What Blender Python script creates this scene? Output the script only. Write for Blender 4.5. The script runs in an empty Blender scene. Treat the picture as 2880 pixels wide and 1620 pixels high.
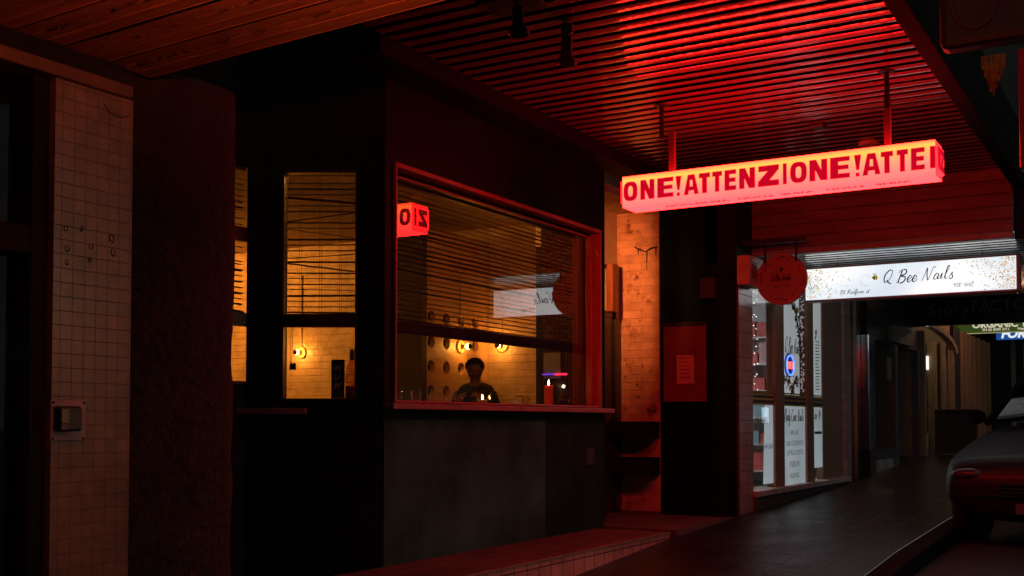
import bpy, bmesh, math, random
from mathutils import Vector, Matrix
random.seed(7)
R = math.radians
D = bpy.data
SC = bpy.context.scene
COL = SC.collection

# ------------------------------------------------------------------ camera, world, lights, exposure
# X runs along the shop fronts (away from the camera), Y into the buildings, Z up; Z = 0 is the camera's height
cam = D.objects.new('camera', D.cameras.new('camera'))
COL.objects.link(cam)
cam.location = (-5.48, -4.106, 0.0)
cam.rotation_euler = (R(92.0), 0, R(-59.6))
cam.data.lens = 39.8
cam.data.sensor_width = 36
cam.data.shift_y = 0.0936
cam.data.clip_start = 0.05
cam.data.clip_end = 600
SC.camera = cam

W = D.worlds.new("World"); SC.world = W; W.use_nodes = True
bg = W.node_tree.nodes['Background']
bg.inputs[0].default_value = (0.86, 1.0, 1.02, 1)
bg.inputs[1].default_value = 0.125

sun = D.objects.new('sun', D.lights.new('sun', 'SUN'))     # a low, faint, warm street light from across the road
COL.objects.link(sun)
sun.data.energy = 0.062
sun.data.color = (1.0, 0.58, 0.30)
sun.data.angle = R(2.5)
sun.rotation_euler = (R(84), 0, R(33))

SC.view_settings.view_transform = 'Standard'
SC.view_settings.look = 'None'
SC.view_settings.exposure = 0.0
SC.view_settings.gamma = 1.0
SC.cycles.use_denoising = True
SC.cycles.max_bounces = 8
SC.cycles.transparent_max_bounces = 16
SC.cycles.sample_clamp_indirect = 4.0
SC.cycles.caustics_reflective = False
SC.cycles.caustics_refractive = False

# ------------------------------------------------------------------ materials
MATS = {}
def nodes(name):
    m = D.materials.new(name); m.use_nodes = True
    nt = m.node_tree
    return m, nt, nt.nodes['Principled BSDF'], nt.nodes['Material Output']

def plane_vec(nt, axes, scale=1.0):
    tc = nt.nodes.new('ShaderNodeTexCoord')
    sp = nt.nodes.new('ShaderNodeSeparateXYZ'); nt.links.new(tc.outputs['Object'], sp.inputs[0])
    cb = nt.nodes.new('ShaderNodeCombineXYZ')
    for i, a in enumerate(axes): nt.links.new(sp.outputs['XYZ'.index(a)], cb.inputs[i])
    mp = nt.nodes.new('ShaderNodeMapping'); mp.inputs['Scale'].default_value = (scale,)*3
    nt.links.new(cb.outputs[0], mp.inputs[0])
    return mp.outputs[0]

def noise(nt, scale, detail=5, rough=.6, stretch=None):
    tc = nt.nodes.new('ShaderNodeTexCoord')
    n = nt.nodes.new('ShaderNodeTexNoise'); n.inputs['Scale'].default_value = scale
    n.inputs['Detail'].default_value = detail; n.inputs['Roughness'].default_value = rough
    if stretch:
        mp = nt.nodes.new('ShaderNodeMapping'); mp.inputs['Scale'].default_value = stretch
        nt.links.new(tc.outputs['Object'], mp.inputs[0]); nt.links.new(mp.outputs[0], n.inputs['Vector'])
    else: nt.links.new(tc.outputs['Object'], n.inputs['Vector'])
    return n.outputs['Fac']

def ramp(nt, fac, stops):
    r = nt.nodes.new('ShaderNodeValToRGB'); nt.links.new(fac, r.inputs[0])
    e = r.color_ramp.elements
    while len(e) < len(stops): e.new(0.5)
    for el, (p, c) in zip(e, stops):
        el.position = p; el.color = (*c, 1) if len(c) == 3 else c
    return r.outputs[0]

def mixc(nt, fac, a, b, mode='MIX'):
    m = nt.nodes.new('ShaderNodeMix'); m.data_type = 'RGBA'; m.blend_type = mode
    if isinstance(fac, (int, float)): m.inputs[0].default_value = fac
    else: nt.links.new(fac, m.inputs[0])
    for k, v in ((6, a), (7, b)):
        if isinstance(v, tuple): m.inputs[k].default_value = (*v, 1)
        else: nt.links.new(v, m.inputs[k])
    return m.outputs[2]

def bump(nt, bs, h, strength, dist):
    b = nt.nodes.new('ShaderNodeBump'); b.inputs['Strength'].default_value = strength
    b.inputs['Distance'].default_value = dist
    nt.links.new(h, b.inputs['Height']); nt.links.new(b.outputs[0], bs.inputs['Normal'])

def pm(name, col, rough=.6, metal=0, var=.25, vs=6, bs=0, bscale=60, spec=.5, coat=0, stretch=None, bd=.004):
    if name in MATS: return MATS[name]
    m, nt, b, o = nodes(name)
    c2 = tuple(max(0, x*(1-var)) for x in col); c3 = tuple(min(1, x*(1+var)) for x in col)
    if var: nt.links.new(ramp(nt, noise(nt, vs, stretch=stretch), [(.3, c2), (.7, c3)]), b.inputs['Base Color'])
    else: b.inputs['Base Color'].default_value = (*col, 1)
    rr = nt.nodes.new('ShaderNodeMapRange'); rr.inputs[3].default_value = max(.02, rough-.1); rr.inputs[4].default_value = min(1, rough+.1)
    nt.links.new(noise(nt, vs*3), rr.inputs[0]); nt.links.new(rr.outputs[0], b.inputs['Roughness'])
    b.inputs['Metallic'].default_value = metal
    b.inputs['Specular IOR Level'].default_value = spec
    b.inputs['Coat Weight'].default_value = coat
    if bs: bump(nt, b, noise(nt, bscale), bs, bd)
    MATS[name] = m; return m

def emit(name, col, s=1.0):
    if name in MATS: return MATS[name]
    m, nt, b, o = nodes(name)
    b.inputs['Base Color'].default_value = (*[min(1, x) for x in col], 1)
    b.inputs['Emission Color'].default_value = (*col, 1); b.inputs['Emission Strength'].default_value = s
    b.inputs['Roughness'].default_value = .4
    MATS[name] = m; return m

def tiles(name, axes, tile, col, grout, rough=.3, mort=.0022, w=None, offset=0.0, bs=.7, coat=0, dirt=.5, bd=.003):
    m, nt, b, o = nodes(name)
    br = nt.nodes.new('ShaderNodeTexBrick')
    br.offset = offset; br.squash = 1.0
    nt.links.new(plane_vec(nt, axes), br.inputs['Vector'])
    br.inputs['Scale'].default_value = 1.0
    br.inputs['Brick Width'].default_value = w or tile; br.inputs['Row Height'].default_value = tile
    br.inputs['Mortar Size'].default_value = mort; br.inputs['Mortar Smooth'].default_value = .15
    br.inputs['Color1'].default_value = (*col, 1)
    br.inputs['Color2'].default_value = (*[x*.82 for x in col], 1)
    br.inputs['Mortar'].default_value = (*grout, 1)
    d = ramp(nt, noise(nt, 3.0, 8, .7), [(.35, (1-dirt,)*3), (.62, (1, 1, 1))])
    c = mixc(nt, 1.0, br.outputs['Color'], d, 'MULTIPLY')
    nt.links.new(c, b.inputs['Base Color'])
    rr = nt.nodes.new('ShaderNodeMapRange'); rr.inputs[3].default_value = rough; rr.inputs[4].default_value = .85
    nt.links.new(br.outputs['Fac'], rr.inputs[0]); nt.links.new(rr.outputs[0], b.inputs['Roughness'])
    ma = nt.nodes.new('ShaderNodeMath'); ma.operation = 'MULTIPLY_ADD'
    ma.inputs[1].default_value = -1.0; nt.links.new(br.outputs['Fac'], ma.inputs[0])
    mn = nt.nodes.new('ShaderNodeMath'); mn.operation = 'MULTIPLY'; mn.inputs[1].default_value = .35
    nt.links.new(noise(nt, 9), mn.inputs[0]); nt.links.new(mn.outputs[0], ma.inputs[2])
    bump(nt, b, ma.outputs[0], bs, bd)
    b.inputs['Coat Weight'].default_value = coat
    MATS[name] = m; return m

def brick(name, axes, cols, mort, rough=.55, peel=None, bs=1.0, dist=.012):
    """painted brickwork: courses 76 mm, uneven faces; peel = a second colour showing through in patches"""
    m, nt, b, o = nodes(name)
    v = plane_vec(nt, axes)
    wv = nt.nodes.new('ShaderNodeTexNoise'); wv.inputs['Scale'].default_value = 7
    nt.links.new(v, wv.inputs['Vector'])
    ad = nt.nodes.new('ShaderNodeVectorMath'); ad.operation = 'MULTIPLY_ADD'; ad.inputs[1].default_value = (.014, .014, 0)
    nt.links.new(wv.outputs['Color'], ad.inputs[0]); nt.links.new(v, ad.inputs[2])
    br = nt.nodes.new('ShaderNodeTexBrick'); br.offset = .5
    nt.links.new(ad.outputs[0], br.inputs['Vector'])
    br.inputs['Scale'].default_value = 1
    br.inputs['Brick Width'].default_value = .235; br.inputs['Row Height'].default_value = .078
    br.inputs['Mortar Size'].default_value = .0065; br.inputs['Mortar Smooth'].default_value = .5
    br.inputs['Color1'].default_value = (*cols[0], 1); br.inputs['Color2'].default_value = (*cols[1], 1)
    br.inputs['Mortar'].default_value = (*mort, 1)
    c = mixc(nt, 1.0, br.outputs['Color'], ramp(nt, noise(nt, 4, 8, .7), [(.3, (.6, .6, .6)), (.6, (1, 1, 1))]), 'MULTIPLY')
    if peel:
        c = mixc(nt, ramp(nt, noise(nt, 5.5, 9, .72), [(.55, (0, 0, 0)), (.62, (1, 1, 1))]), c, peel[0])
        c = mixc(nt, ramp(nt, noise(nt, 11, 6, .75), [(.61, (0, 0, 0)), (.65, (1, 1, 1))]), c, peel[1])
    nt.links.new(c, b.inputs['Base Color']); b.inputs['Roughness'].default_value = rough
    ma = nt.nodes.new('ShaderNodeMath'); ma.operation = 'MULTIPLY_ADD'; ma.inputs[1].default_value = -1.0
    nt.links.new(br.outputs['Fac'], ma.inputs[0])
    mn = nt.nodes.new('ShaderNodeMath'); mn.operation = 'MULTIPLY'; mn.inputs[1].default_value = 1.1
    nt.links.new(noise(nt, 14, 6, .65), mn.inputs[0]); nt.links.new(mn.outputs[0], ma.inputs[2])
    bump(nt, b, ma.outputs[0], bs, dist)
    MATS[name] = m; return m

def glass(name, tint=(1, 1, 1), k=1.75, rough=.0):
    """window pane: clear, with the reflection of a two-surface pane (Schlick)"""
    m = D.materials.new(name); m.use_nodes = True; nt = m.node_tree; nt.nodes.clear()
    o = nt.nodes.new('ShaderNodeOutputMaterial')
    t = nt.nodes.new('ShaderNodeBsdfTransparent'); t.inputs[0].default_value = (*tint, 1)
    g = nt.nodes.new('ShaderNodeBsdfGlossy'); g.inputs['Roughness'].default_value = rough
    lw = nt.nodes.new('ShaderNodeLayerWeight'); lw.inputs[0].default_value = .5
    p = nt.nodes.new('ShaderNodeMath'); p.operation = 'POWER'; p.inputs[1].default_value = 5
    nt.links.new(lw.outputs['Facing'], p.inputs[0])
    q = nt.nodes.new('ShaderNodeMath'); q.operation = 'MULTIPLY_ADD'; q.inputs[1].default_value = .96*k; q.inputs[2].default_value = .042*k
    nt.links.new(p.outputs[0], q.inputs[0])
    mx = nt.nodes.new('ShaderNodeMixShader'); nt.links.new(q.outputs[0], mx.inputs[0])
    nt.links.new(t.outputs[0], mx.inputs[1]); nt.links.new(g.outputs[0], mx.inputs[2])
    nt.links.new(mx.outputs[0], o.inputs[0])
    MATS[name] = m; return m

def facemat(name, stops, s, axis='Z'):
    """backlit acrylic: its lamps sit nearer the top edge, so colour and strength vary over the height"""
    m, nt, b, o = nodes(name)
    tc = nt.nodes.new('ShaderNodeTexCoord'); sp = nt.nodes.new('ShaderNodeSeparateXYZ')
    nt.links.new(tc.outputs['Generated'], sp.inputs[0])
    c = ramp(nt, sp.outputs['XYZ'.index(axis)], stops)
    nt.links.new(c, b.inputs['Emission Color']); b.inputs['Emission Strength'].default_value = s
    b.inputs['Base Color'].default_value = (.5, .2, .18, 1); b.inputs['Roughness'].default_value = .3
    MATS[name] = m; return m

black = pm('black_paint', (.014, .020, .019), .65, var=.3, vs=3, bs=.15, bscale=25, spec=.1)
black_gloss = pm('black_gloss', (.03, .03, .03), .3, var=.3)
dark_metal = pm('dark_metal', (.05, .05, .05), .4, .6)
frame_red = pm('dark_frame_paint', (.42, .11, .11), .32, var=.2, vs=5, bs=.1, bscale=40, stretch=(1, 8, 8))
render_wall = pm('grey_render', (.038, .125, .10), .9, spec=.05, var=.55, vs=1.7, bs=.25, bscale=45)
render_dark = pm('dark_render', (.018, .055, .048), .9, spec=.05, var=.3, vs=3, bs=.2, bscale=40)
stucco = pm('rough_stucco', (.020, .018, .018), .8, var=.4, vs=7, bs=1.0, bscale=24, bd=.03)
paving_m = None
clear = glass('clear_glass', k=1.75)
clear_dim = glass('dusty_glass', (.8, .8, .82), k=.8)
cream_in = brick('cream_painted_brick', 'YZX', ((.60, .44, .25), (.56, .41, .23)), (.55, .40, .22), .42, bs=.9, dist=.014)
peel_brick = brick('peeling_brick', 'YZX', ((.76, .44, .31), (.60, .34, .24)), (.66, .38, .265), .6,
                   peel=((.34, .15, .08), (.06, .04, .03)), bs=.7, dist=.010)
tile_small = tiles('small_tiles', 'XZY', .0515, (.26, .185, .115), (.135, .098, .064), .28, .0013, dirt=.5)
tile_salon = tiles('wall_tiles', 'XZY', .118, (.60, .44, .36), (.12, .09, .075), .2, .0032, w=.20, dirt=.3)
tile_step = tiles('step_tiles', 'XZY', .30, (.78, .48, .36), (.08, .05, .04), .35, .004, w=.155, dirt=.4)
tile_top = tiles('step_top_tiles', 'XYZ', .155, (.20, .14, .12), (.05, .04, .035), .5, .004, w=.155, dirt=.5)
timber = pm('brown_timber', (.30, .17, .10), .45, var=.35, vs=4, stretch=(10, 10, .8), bs=.1)
timber_pale = pm('pale_timber', (.42, .28, .19), .5, var=.3, vs=4, stretch=(10, 10, .8))
white_paint = pm('white_paint', (.7, .7, .68), .5, var=.12)
plaster = pm('cream_plaster', (.55, .45, .33), .75, var=.15, vs=3)
chrome = pm('polished_metal', (.6, .62, .64), .16, 1.0, var=.2, bs=.15, bscale=18)
skin = pm('skin', (.20, .105, .07), .5, var=.1)
hair_m = pm('dark_hair', (.015, .012, .011), .5, var=.3, bs=.5, bscale=90)
jacket_m = pm('dark_jacket', (.02, .02, .022), .8, var=.3, bs=.3, bscale=60)

# ------------------------------------------------------------------ mesh helpers
class MB:
    def __init__(s): s.v = []; s.f = []
    def box(s, x0, x1, y0, y1, z0, z1):
        a, b = sorted((x0, x1)); c, d = sorted((y0, y1)); e, f = sorted((z0, z1)); i = len(s.v)
        s.v += [(a,c,e),(b,c,e),(b,d,e),(a,d,e),(a,c,f),(b,c,f),(b,d,f),(a,d,f)]
        s.f += [tuple(i+k for k in q) for q in ((3,2,1,0),(4,5,6,7),(0,1,5,4),(1,2,6,5),(2,3,7,6),(3,0,4,7))]
        return s
    def tube(s, pts, r, seg=8, cap=True):
        pts = [Vector(p) for p in pts]; n = len(pts); rs = r if isinstance(r, (list, tuple)) else [r]*n
        i0 = len(s.v); up = None
        for k, p in enumerate(pts):
            t = (pts[min(k+1, n-1)]-pts[max(k-1, 0)])
            t = t.normalized() if t.length > 1e-9 else Vector((0, 0, 1))
            if up is None: up = Vector((0, 0, 1)) if abs(t.z) < .9 else Vector((1, 0, 0))
            a = t.cross(up)
            if a.length < 1e-6: a = t.cross(Vector((0, 1, .3)))
            a.normalize(); b = a.cross(t).normalized(); up = b
            for j in range(seg):
                an = 2*math.pi*j/seg
                s.v.append(tuple(p+(a*math.cos(an)+b*math.sin(an))*rs[k]))
        for k in range(n-1):
            for j in range(seg):
                q = i0+k*seg; j2 = (j+1) % seg
                s.f.append((q+j, q+j2, q+seg+j2, q+seg+j))
        if cap:
            s.f.append(tuple(i0+j for j in range(seg))[::-1]); s.f.append(tuple(i0+(n-1)*seg+j for j in range(seg)))
        return s
    def cyl(s, p0, p1, r, seg=16): return s.tube([p0, p1], r, seg)
    def lathe(s, base, prof, seg=24, axis='Z'):
        i0 = len(s.v); n = len(prof)
        for (r, h) in prof:
            for j in range(seg):
                a = 2*math.pi*j/seg; c, d = r*math.cos(a), r*math.sin(a)
                p = {'Z': (c, d, h), 'X': (h, c, d), 'Y': (c, h, d)}[axis]
                s.v.append((base[0]+p[0], base[1]+p[1], base[2]+p[2]))
        for k in range(n-1):
            for j in range(seg):
                q = i0+k*seg; j2 = (j+1) % seg
                s.f.append((q+j, q+j2, q+seg+j2, q+seg+j))
        s.f.append(tuple(i0+j for j in range(seg))[::-1]); s.f.append(tuple(i0+(n-1)*seg+j for j in range(seg)))
        return s
    def prism(s, poly, frame, d0, d1):
        """poly: (u,v) outline; frame(u,v,d) -> point"""
        i = len(s.v); n = len(poly)
        s.v += [tuple(frame(u, v, d0)) for u, v in poly] + [tuple(frame(u, v, d1)) for u, v in poly]
        s.f.append(tuple(range(i, i+n))); s.f.append(tuple(range(i+2*n-1, i+n-1, -1)))
        for k in range(n):
            k2 = (k+1) % n; s.f.append((i+k, i+n+k, i+n+k2, i+k2))
        return s
    def quad(s, a, b, c, d):
        i = len(s.v); s.v += [tuple(a), tuple(b), tuple(c), tuple(d)]; s.f.append((i, i+1, i+2, i+3)); return s
    def sphere(s, c, r, seg=12, rings=8, sc=(1, 1, 1)):
        prof = [(max(.0005, r*math.sin(math.pi*k/rings)), -r*math.cos(math.pi*k/rings)) for k in range(rings+1)]
        i0 = len(s.v); s.lathe((0, 0, 0), prof, seg)
        for k in range(i0, len(s.v)):
            x, y, z = s.v[k]; s.v[k] = (c[0]+x*sc[0], c[1]+y*sc[1], c[2]+z*sc[2])
        return s
    def build(s, name, mat, parent=None, M=None, bevel=0, smooth=False, local=None):
        me = D.meshes.new(name)
        v = [Vector(p) for p in s.v]
        if M is not None: v = [M @ p for p in v]
        loc = Vector((0, 0, 0))
        if parent is None and local is None and v:
            mn = Vector((min(p.x for p in v), min(p.y for p in v), min(p.z for p in v)))
            mx = Vector((max(p.x for p in v), max(p.y for p in v), max(p.z for p in v)))
            loc = Vector(((mn.x+mx.x)/2, (mn.y+mx.y)/2, mn.z))
        elif local is not None: loc = Vector(local)
        par_off = parent.matrix_world.translation if False else (Vector(parent['o']) if parent is not None else Vector((0, 0, 0)))
        if parent is not None: v = [p-par_off for p in v]
        else: v = [p-loc for p in v]
        me.from_pydata([tuple(p) for p in v], [], s.f)
        for k, ix in enumerate(getattr(s, 'idx', ())): me.polygons[k].material_index = ix
        bm = bmesh.new(); bm.from_mesh(me); bmesh.ops.recalc_face_normals(bm, faces=bm.faces); bm.to_mesh(me); bm.free()
        o = D.objects.new(name, me); COL.objects.link(o)
        if isinstance(mat, (list, tuple)):
            for q in mat: me.materials.append(q)
        elif mat: me.materials.append(mat)
        if parent is not None: o.parent = parent; o['o'] = parent['o']
        else: o.location = loc; o['o'] = tuple(loc)
        if bevel:
            b = o.modifiers.new('bevel', 'BEVEL'); b.width = bevel; b.segments = 2; b.limit_method = 'ANGLE'
        if smooth:
            for p in me.polygons: p.use_smooth = True
        return o

def tag(o, label=None, cat=None, group=None, kind=None):
    if label: o['label'] = label
    if cat: o['category'] = cat
    if group: o['group'] = group
    if kind: o['kind'] = kind
    return o
def thing(name, loc, label, cat, group=None):
    o = D.objects.new(name, None); COL.objects.link(o); o.location = loc; o['o'] = tuple(loc)
    o.empty_display_size = .1
    return tag(o, label, cat, group)
def fX(x, sgn=1):            # drawing frame on a face that looks towards -X: right = -Y
    return lambda u, v, d: Vector((x-d, -u, v))
def fY(y):                   # face that looks towards -Y: right = +X
    return lambda u, v, d: Vector((u, y-d, v))
def bx(*a): return MB().box(*a)

def text_mb(s, size, frame, u, v, depth=.003, d=.0015, bold=0.0, align='LEFT', sx=1.0, shear=0.0):
    cu = D.curves.new('lettering', 'FONT'); cu.body = s; cu.size = size; cu.align_x = align
    cu.offset = bold; cu.shear = shear; cu.resolution_u = 3
    ob = D.objects.new('lettering', cu); COL.objects.link(ob)
    dg = bpy.context.evaluated_depsgraph_get(); me = D.meshes.new_from_object(ob.evaluated_get(dg))
    mb = MB()
    mb.v = [tuple(frame(u+p.co.x*sx, v+p.co.y, d)) for p in me.vertices]
    mb.f = [tuple(p.vertices) for p in me.polygons]
    D.objects.remove(ob); D.curves.remove(cu); D.meshes.remove(me)
    return mb

# hand lettering: strokes per glyph in a unit cell (x-height .5, capital 1.0)
GL = {
 'Q': (.80, [[(.72,.98),(.45,1.0),(.16,.72),(.08,.35),(.2,.06),(.45,.1),(.68,.45),(.74,.85),(.6,1.0)], [(.34,.24),(.55,.02),(.82,-.1)]]),
 'B': (.78, [[(.3,.98),(.22,.5),(.12,.0)], [(.05,.8),(.3,1.02),(.6,.98),(.62,.7),(.3,.52),(.62,.42),(.62,.12),(.35,-.04),(.02,.04)]]),
 'N': (.86, [[(.05,-.02),(.2,.5),(.28,.98),(.34,.5),(.5,.0),(.62,.5),(.74,1.0),(.9,.98)]]),
 'R': (.76, [[(.3,.98),(.2,.5),(.1,.0)], [(.05,.82),(.35,1.02),(.62,.92),(.55,.62),(.25,.5),(.5,.25),(.75,.0)]]),
 'e': (.40, [[(.02,.18),(.3,.3),(.32,.46),(.18,.5),(.06,.25),(.14,.02),(.3,.06),(.44,.2)]]),
 'a': (.46, [[(.36,.42),(.2,.5),(.05,.22),(.12,.02),(.28,.16),(.37,.46),(.34,.06),(.5,.14)]]),
 'i': (.32, [[(.02,.16),(.16,.5),(.12,.08),(.28,.14)], [(.2,.68),(.21,.71)]]),
 'l': (.36, [[(.02,.16),(.24,.8),(.26,1.05),(.14,.9),(.1,.1),(.3,.12)]]),
 's': (.36, [[(.02,.1),(.22,.54),(.2,.36),(.3,.14),(.14,.0),(.02,.08)]]),
 'd': (.48, [[(.34,.4),(.2,.5),(.05,.22),(.12,.02),(.28,.16),(.44,1.0),(.36,.1),(.5,.12)]]),
 'f': (.32, [[(.0,.2),(.24,.8),(.26,1.05),(.14,.9),(.06,-.35),(.2,-.1),(.1,.2),(.34,.22)]]),
 'r': (.36, [[(.02,.1),(.14,.52),(.16,.42),(.32,.48),(.28,.1),(.38,.12)]]),
 'n': (.48, [[(.02,.0),(.12,.5),(.1,.1),(.24,.44),(.36,.46),(.34,.08),(.5,.12)]]),
 't': (.32, [[(.04,.16),(.2,.9),(.12,.1),(.3,.12)], [(.04,.6),(.34,.64)]]),
 'o': (.42, [[(.2,.5),(.06,.25),(.16,.02),(.34,.22),(.24,.5),(.44,.42)]]),
 'y': (.46, [[(.04,.48),(.1,.14),(.24,.14),(.38,.5),(.3,-.1),(.1,-.4),(.06,-.2),(.46,.14)]]),
 'C': (.62, [[(.6,.86),(.4,1.0),(.1,.6),(.1,.15),(.35,.0),(.62,.2)]]),
 '1': (.26, [[(.02,.75),(.2,.98),(.1,.0)]]),
 '8': (.46, [[(.4,.85),(.25,1.0),(.14,.75),(.34,.4),(.25,.0),(.06,.15),(.2,.5),(.42,.85)]]),
 '9': (.46, [[(.4,.75),(.25,1.0),(.1,.75),(.22,.55),(.4,.85),(.34,.4),(.2,.0)]]),
 '3': (.44, [[(.1,.9),(.3,1.0),(.36,.75),(.18,.55),(.36,.35),(.22,.0),(.02,.12)]]),
 '0': (.48, [[(.28,1.0),(.08,.6),(.12,.05),(.3,.05),(.42,.6),(.28,1.0)]]),
 '4': (.46, [[(.2,1.0),(.06,.45),(.42,.5)], [(.36,.9),(.26,.0)]]),
 '6': (.46, [[(.36,1.0),(.1,.5),(.12,.05),(.3,.08),(.34,.42),(.14,.4)]]),
 ' ': (.34, []),
}
def catmull(p, n=6):
    if len(p) < 3: return p
    q = [p[0]]+list(p)+[p[-1]]; out = []
    for i in range(1, len(q)-2):
        for k in range(n):
            t = k/n
            out.append(tuple(.5*((2*q[i][j])+(-q[i-1][j]+q[i+1][j])*t+(2*q[i-1][j]-5*q[i][j]+4*q[i+1][j]-q[i+2][j])*t*t+(-q[i-1][j]+3*q[i][j]-3*q[i+1][j]+q[i+2][j])*t**3) for j in (0, 1)))
    out.append(tuple(p[-1])); return out
def script_mb(s, h, frame, u, v, r, d=.003, slant=.22, width=None, mb=None):
    mb = mb or MB(); tot = sum(GL[c][0] for c in s)
    kx = h if not width else width/tot
    x = 0
    for c in s:
        w, st = GL[c]
        for p in st:
            pts = [(u+kx*(x+a)+h*slant*b, v+h*b) for a, b in catmull(p)]
            if len(pts) >= 2:
                # pen pressure: thicker on the downstrokes
                rs = [r*(1.25 if k and pts[k][1] < pts[k-1][1] else .7) for k in range(len(pts))]
                mb.tube([frame(a, b, d) for a, b in pts], rs, 5)
        x += w
    return mb

# blocky poster capitals: outlines in a unit box
LT = {
 'N': [[(0,0),(0,1),(.38,1),(.66,.5),(.66,1),(1,1),(1,0),(.62,0),(.33,.5),(.33,0)]],
 'E': [[(0,0),(0,1),(1,1),(1,.78),(.42,.78),(.42,.61),(.94,.61),(.94,.40),(.42,.40),(.42,.22),(1,.22),(1,0)]],
 'T': [[(.28,0),(.28,.76),(0,.76),(0,1),(1,1),(1,.76),(.72,.76),(.72,0)]],
 'Z': [[(0,0),(0,.24),(.46,.72),(.02,.72),(.02,1),(1,1),(1,.78),(.55,.28),(1,.28),(1,0)]],
 'I': [[(0,0),(0,1),(1,1),(1,0)]],
 '!': [[(.3,.30),(0,1),(1,1),(.7,.30)], [(.22,0),(.22,.17),(.72,.17),(.72,0)]],
}
def block_letter(c, u0, u1, v0, v1, frame, d0, d1, mb):
    f = lambda p: [(u0+a*(u1-u0), v0+b*(v1-v0)) for a, b in p]
    if c in LT:
        for p in LT[c]: mb.prism(f(p), frame, d0, d1)
        return
    if c == 'O':
        n = 28; out = []; inn = []
        for k in range(n):
            a = 2*math.pi*k/n; ca, sa = math.cos(a), math.sin(a)
            e = lambda x: math.copysign(abs(x)**.72, x)
            out.append((.5+.5*e(ca), .5+.5*e(sa))); inn.append((.5+.17*e(ca), .5+.27*e(sa)))
        ring = (out, inn)
        for k in range(n):
            k2 = (k+1) % n
            mb.prism(f([out[k], out[k2], inn[k2], inn[k]]), frame, d0, d1)
    if c == 'A':
        for p in ([(0,0),(.28,1),(.5,1),(.42,.72),(.40,.40),(.33,.20),(.30,0)],
                  [(1,0),(.70,0),(.67,.20),(.60,.40),(.58,.72),(.5,1),(.72,1)],
                  [(.33,.20),(.40,.40),(.60,.40),(.67,.20)],
                  [(.42,.72),(.5,1),(.58,.72)]):
            mb.prism(f(p), frame, d0, d1)

# ------------------------------------------------------------------ ground, footpath, road
PROF = [(-60,-3.6),(-8,-1.46),(-5.48,-1.36),(0,-1.08),(1.55,-.987),(2.81,-.906),(4.7,-.838),(8.45,-.72),(14,-.52),(30,-.30),(90,-.22)]
def gz(x):
    for (a, p), (b, q) in zip(PROF, PROF[1:]):
        if a <= x <= b: return p+(q-p)*(x-a)/(b-a)
    return PROF[-1][1]
KERB = -2.38
def strip(name, y0, y1, dz0, dz1, mat, kind='structure'):
    mb = MB()
    for (a, p), (b, q) in zip(PROF, PROF[1:]):
        mb.quad((a,y0,p+dz0),(b,y0,q+dz0),(b,y1,q+dz1),(a,y1,p+dz1))
    o = mb.build(name, mat); tag(o, kind=kind); return o
def paving():
    m, nt, b, o = nodes('dark_paving')
    br = nt.nodes.new('ShaderNodeTexBrick'); br.offset = .5
    nt.links.new(plane_vec(nt, 'XYZ'), br.inputs['Vector']); br.inputs['Scale'].default_value = 1
    br.inputs['Brick Width'].default_value = .60; br.inputs['Row Height'].default_value = .30
    br.inputs['Mortar Size'].default_value = .010; br.inputs['Mortar Smooth'].default_value = .3
    br.inputs['Color1'].default_value = (.020, .021, .021, 1); br.inputs['Color2'].default_value = (.013, .014, .014, 1)
    br.inputs['Mortar'].default_value = (.008, .008, .008, 1)
    nt.links.new(mixc(nt, 1., br.outputs['Color'], ramp(nt, noise(nt, 1.3, 8), [(.3, (.55,)*3), (.7, (1,)*3)]), 'MULTIPLY'), b.inputs['Base Color'])
    rr = nt.nodes.new('ShaderNodeMapRange'); rr.inputs[3].default_value = .10; rr.inputs[4].default_value = .6
    nt.links.new(noise(nt, 2.5, 8), rr.inputs[0]); nt.links.new(rr.outputs[0], b.inputs['Roughness'])
    ma = nt.nodes.new('ShaderNodeMath'); ma.operation = 'MULTIPLY_ADD'; ma.inputs[1].default_value = -1
    nt.links.new(br.outputs['Fac'], ma.inputs[0]); nt.links.new(noise(nt, 20), ma.inputs[2])
    bump(nt, b, ma.outputs[0], .8, .010); return m
strip('footpath', KERB, 12, 0, 0, paving())
pm('kerb_stone', (.012,.012,.012), .85, spec=.05)
strip('kerb', KERB-.14, KERB, -.012, -.004, MATS['kerb_stone'])
mbk = MB()
for (a, p), (b, q) in zip(PROF, PROF[1:]): mbk.quad((a,KERB-.14,p-.2),(b,KERB-.14,q-.2),(b,KERB-.14,q-.012),(a,KERB-.14,p-.012))
tag(mbk.build('kerb_face', MATS['kerb_stone']), kind='structure')
strip('road', -60, KERB-.14, -.14, -.14, pm('asphalt', (.022,.022,.023), .7, var=.3, vs=8, bs=.4, bscale=80))

# ------------------------------------------------------------------ awnings
def corrugated(x0, x1, y0, y1, z, pitch, gw, gd, camber=.003):
    """pans running across the footpath with a deep groove between each two"""
    mb = MB(); x = x0; i = 0; prof = []
    while x < x1:
        pw = pitch-gw; tl = random.gauss(0, .0022); cb = camber*random.uniform(.7, 1.25)
        prof += [(x+pw*q, z-cb*4*q*(1-q)+tl*(q-.5)) for q in (0, .17, .33, .5, .67, .83, 1)]
        prof += [(x+pitch-gw*.85, z+gd), (x+pitch-gw*.15, z+gd)]
        x += pitch
    ys = [y0+(y1-y0)*k/6 for k in range(7)]
    mb.idx = []
    for (a, b), (c, d) in zip(prof, prof[1:]):
        for p, q in zip(ys, ys[1:]):
            mb.quad((a,p,b),(c,p,d),(c,q,d),(a,q,b)); mb.idx.append(1 if max(b, d) > z+gd*.5 else 0)
    mb.quad((x0,y0,z+gd+.05),(x1,y0,z+gd+.05),(x1,y1,z+gd+.05),(x0,y1,z+gd+.05))
    return mb
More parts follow.
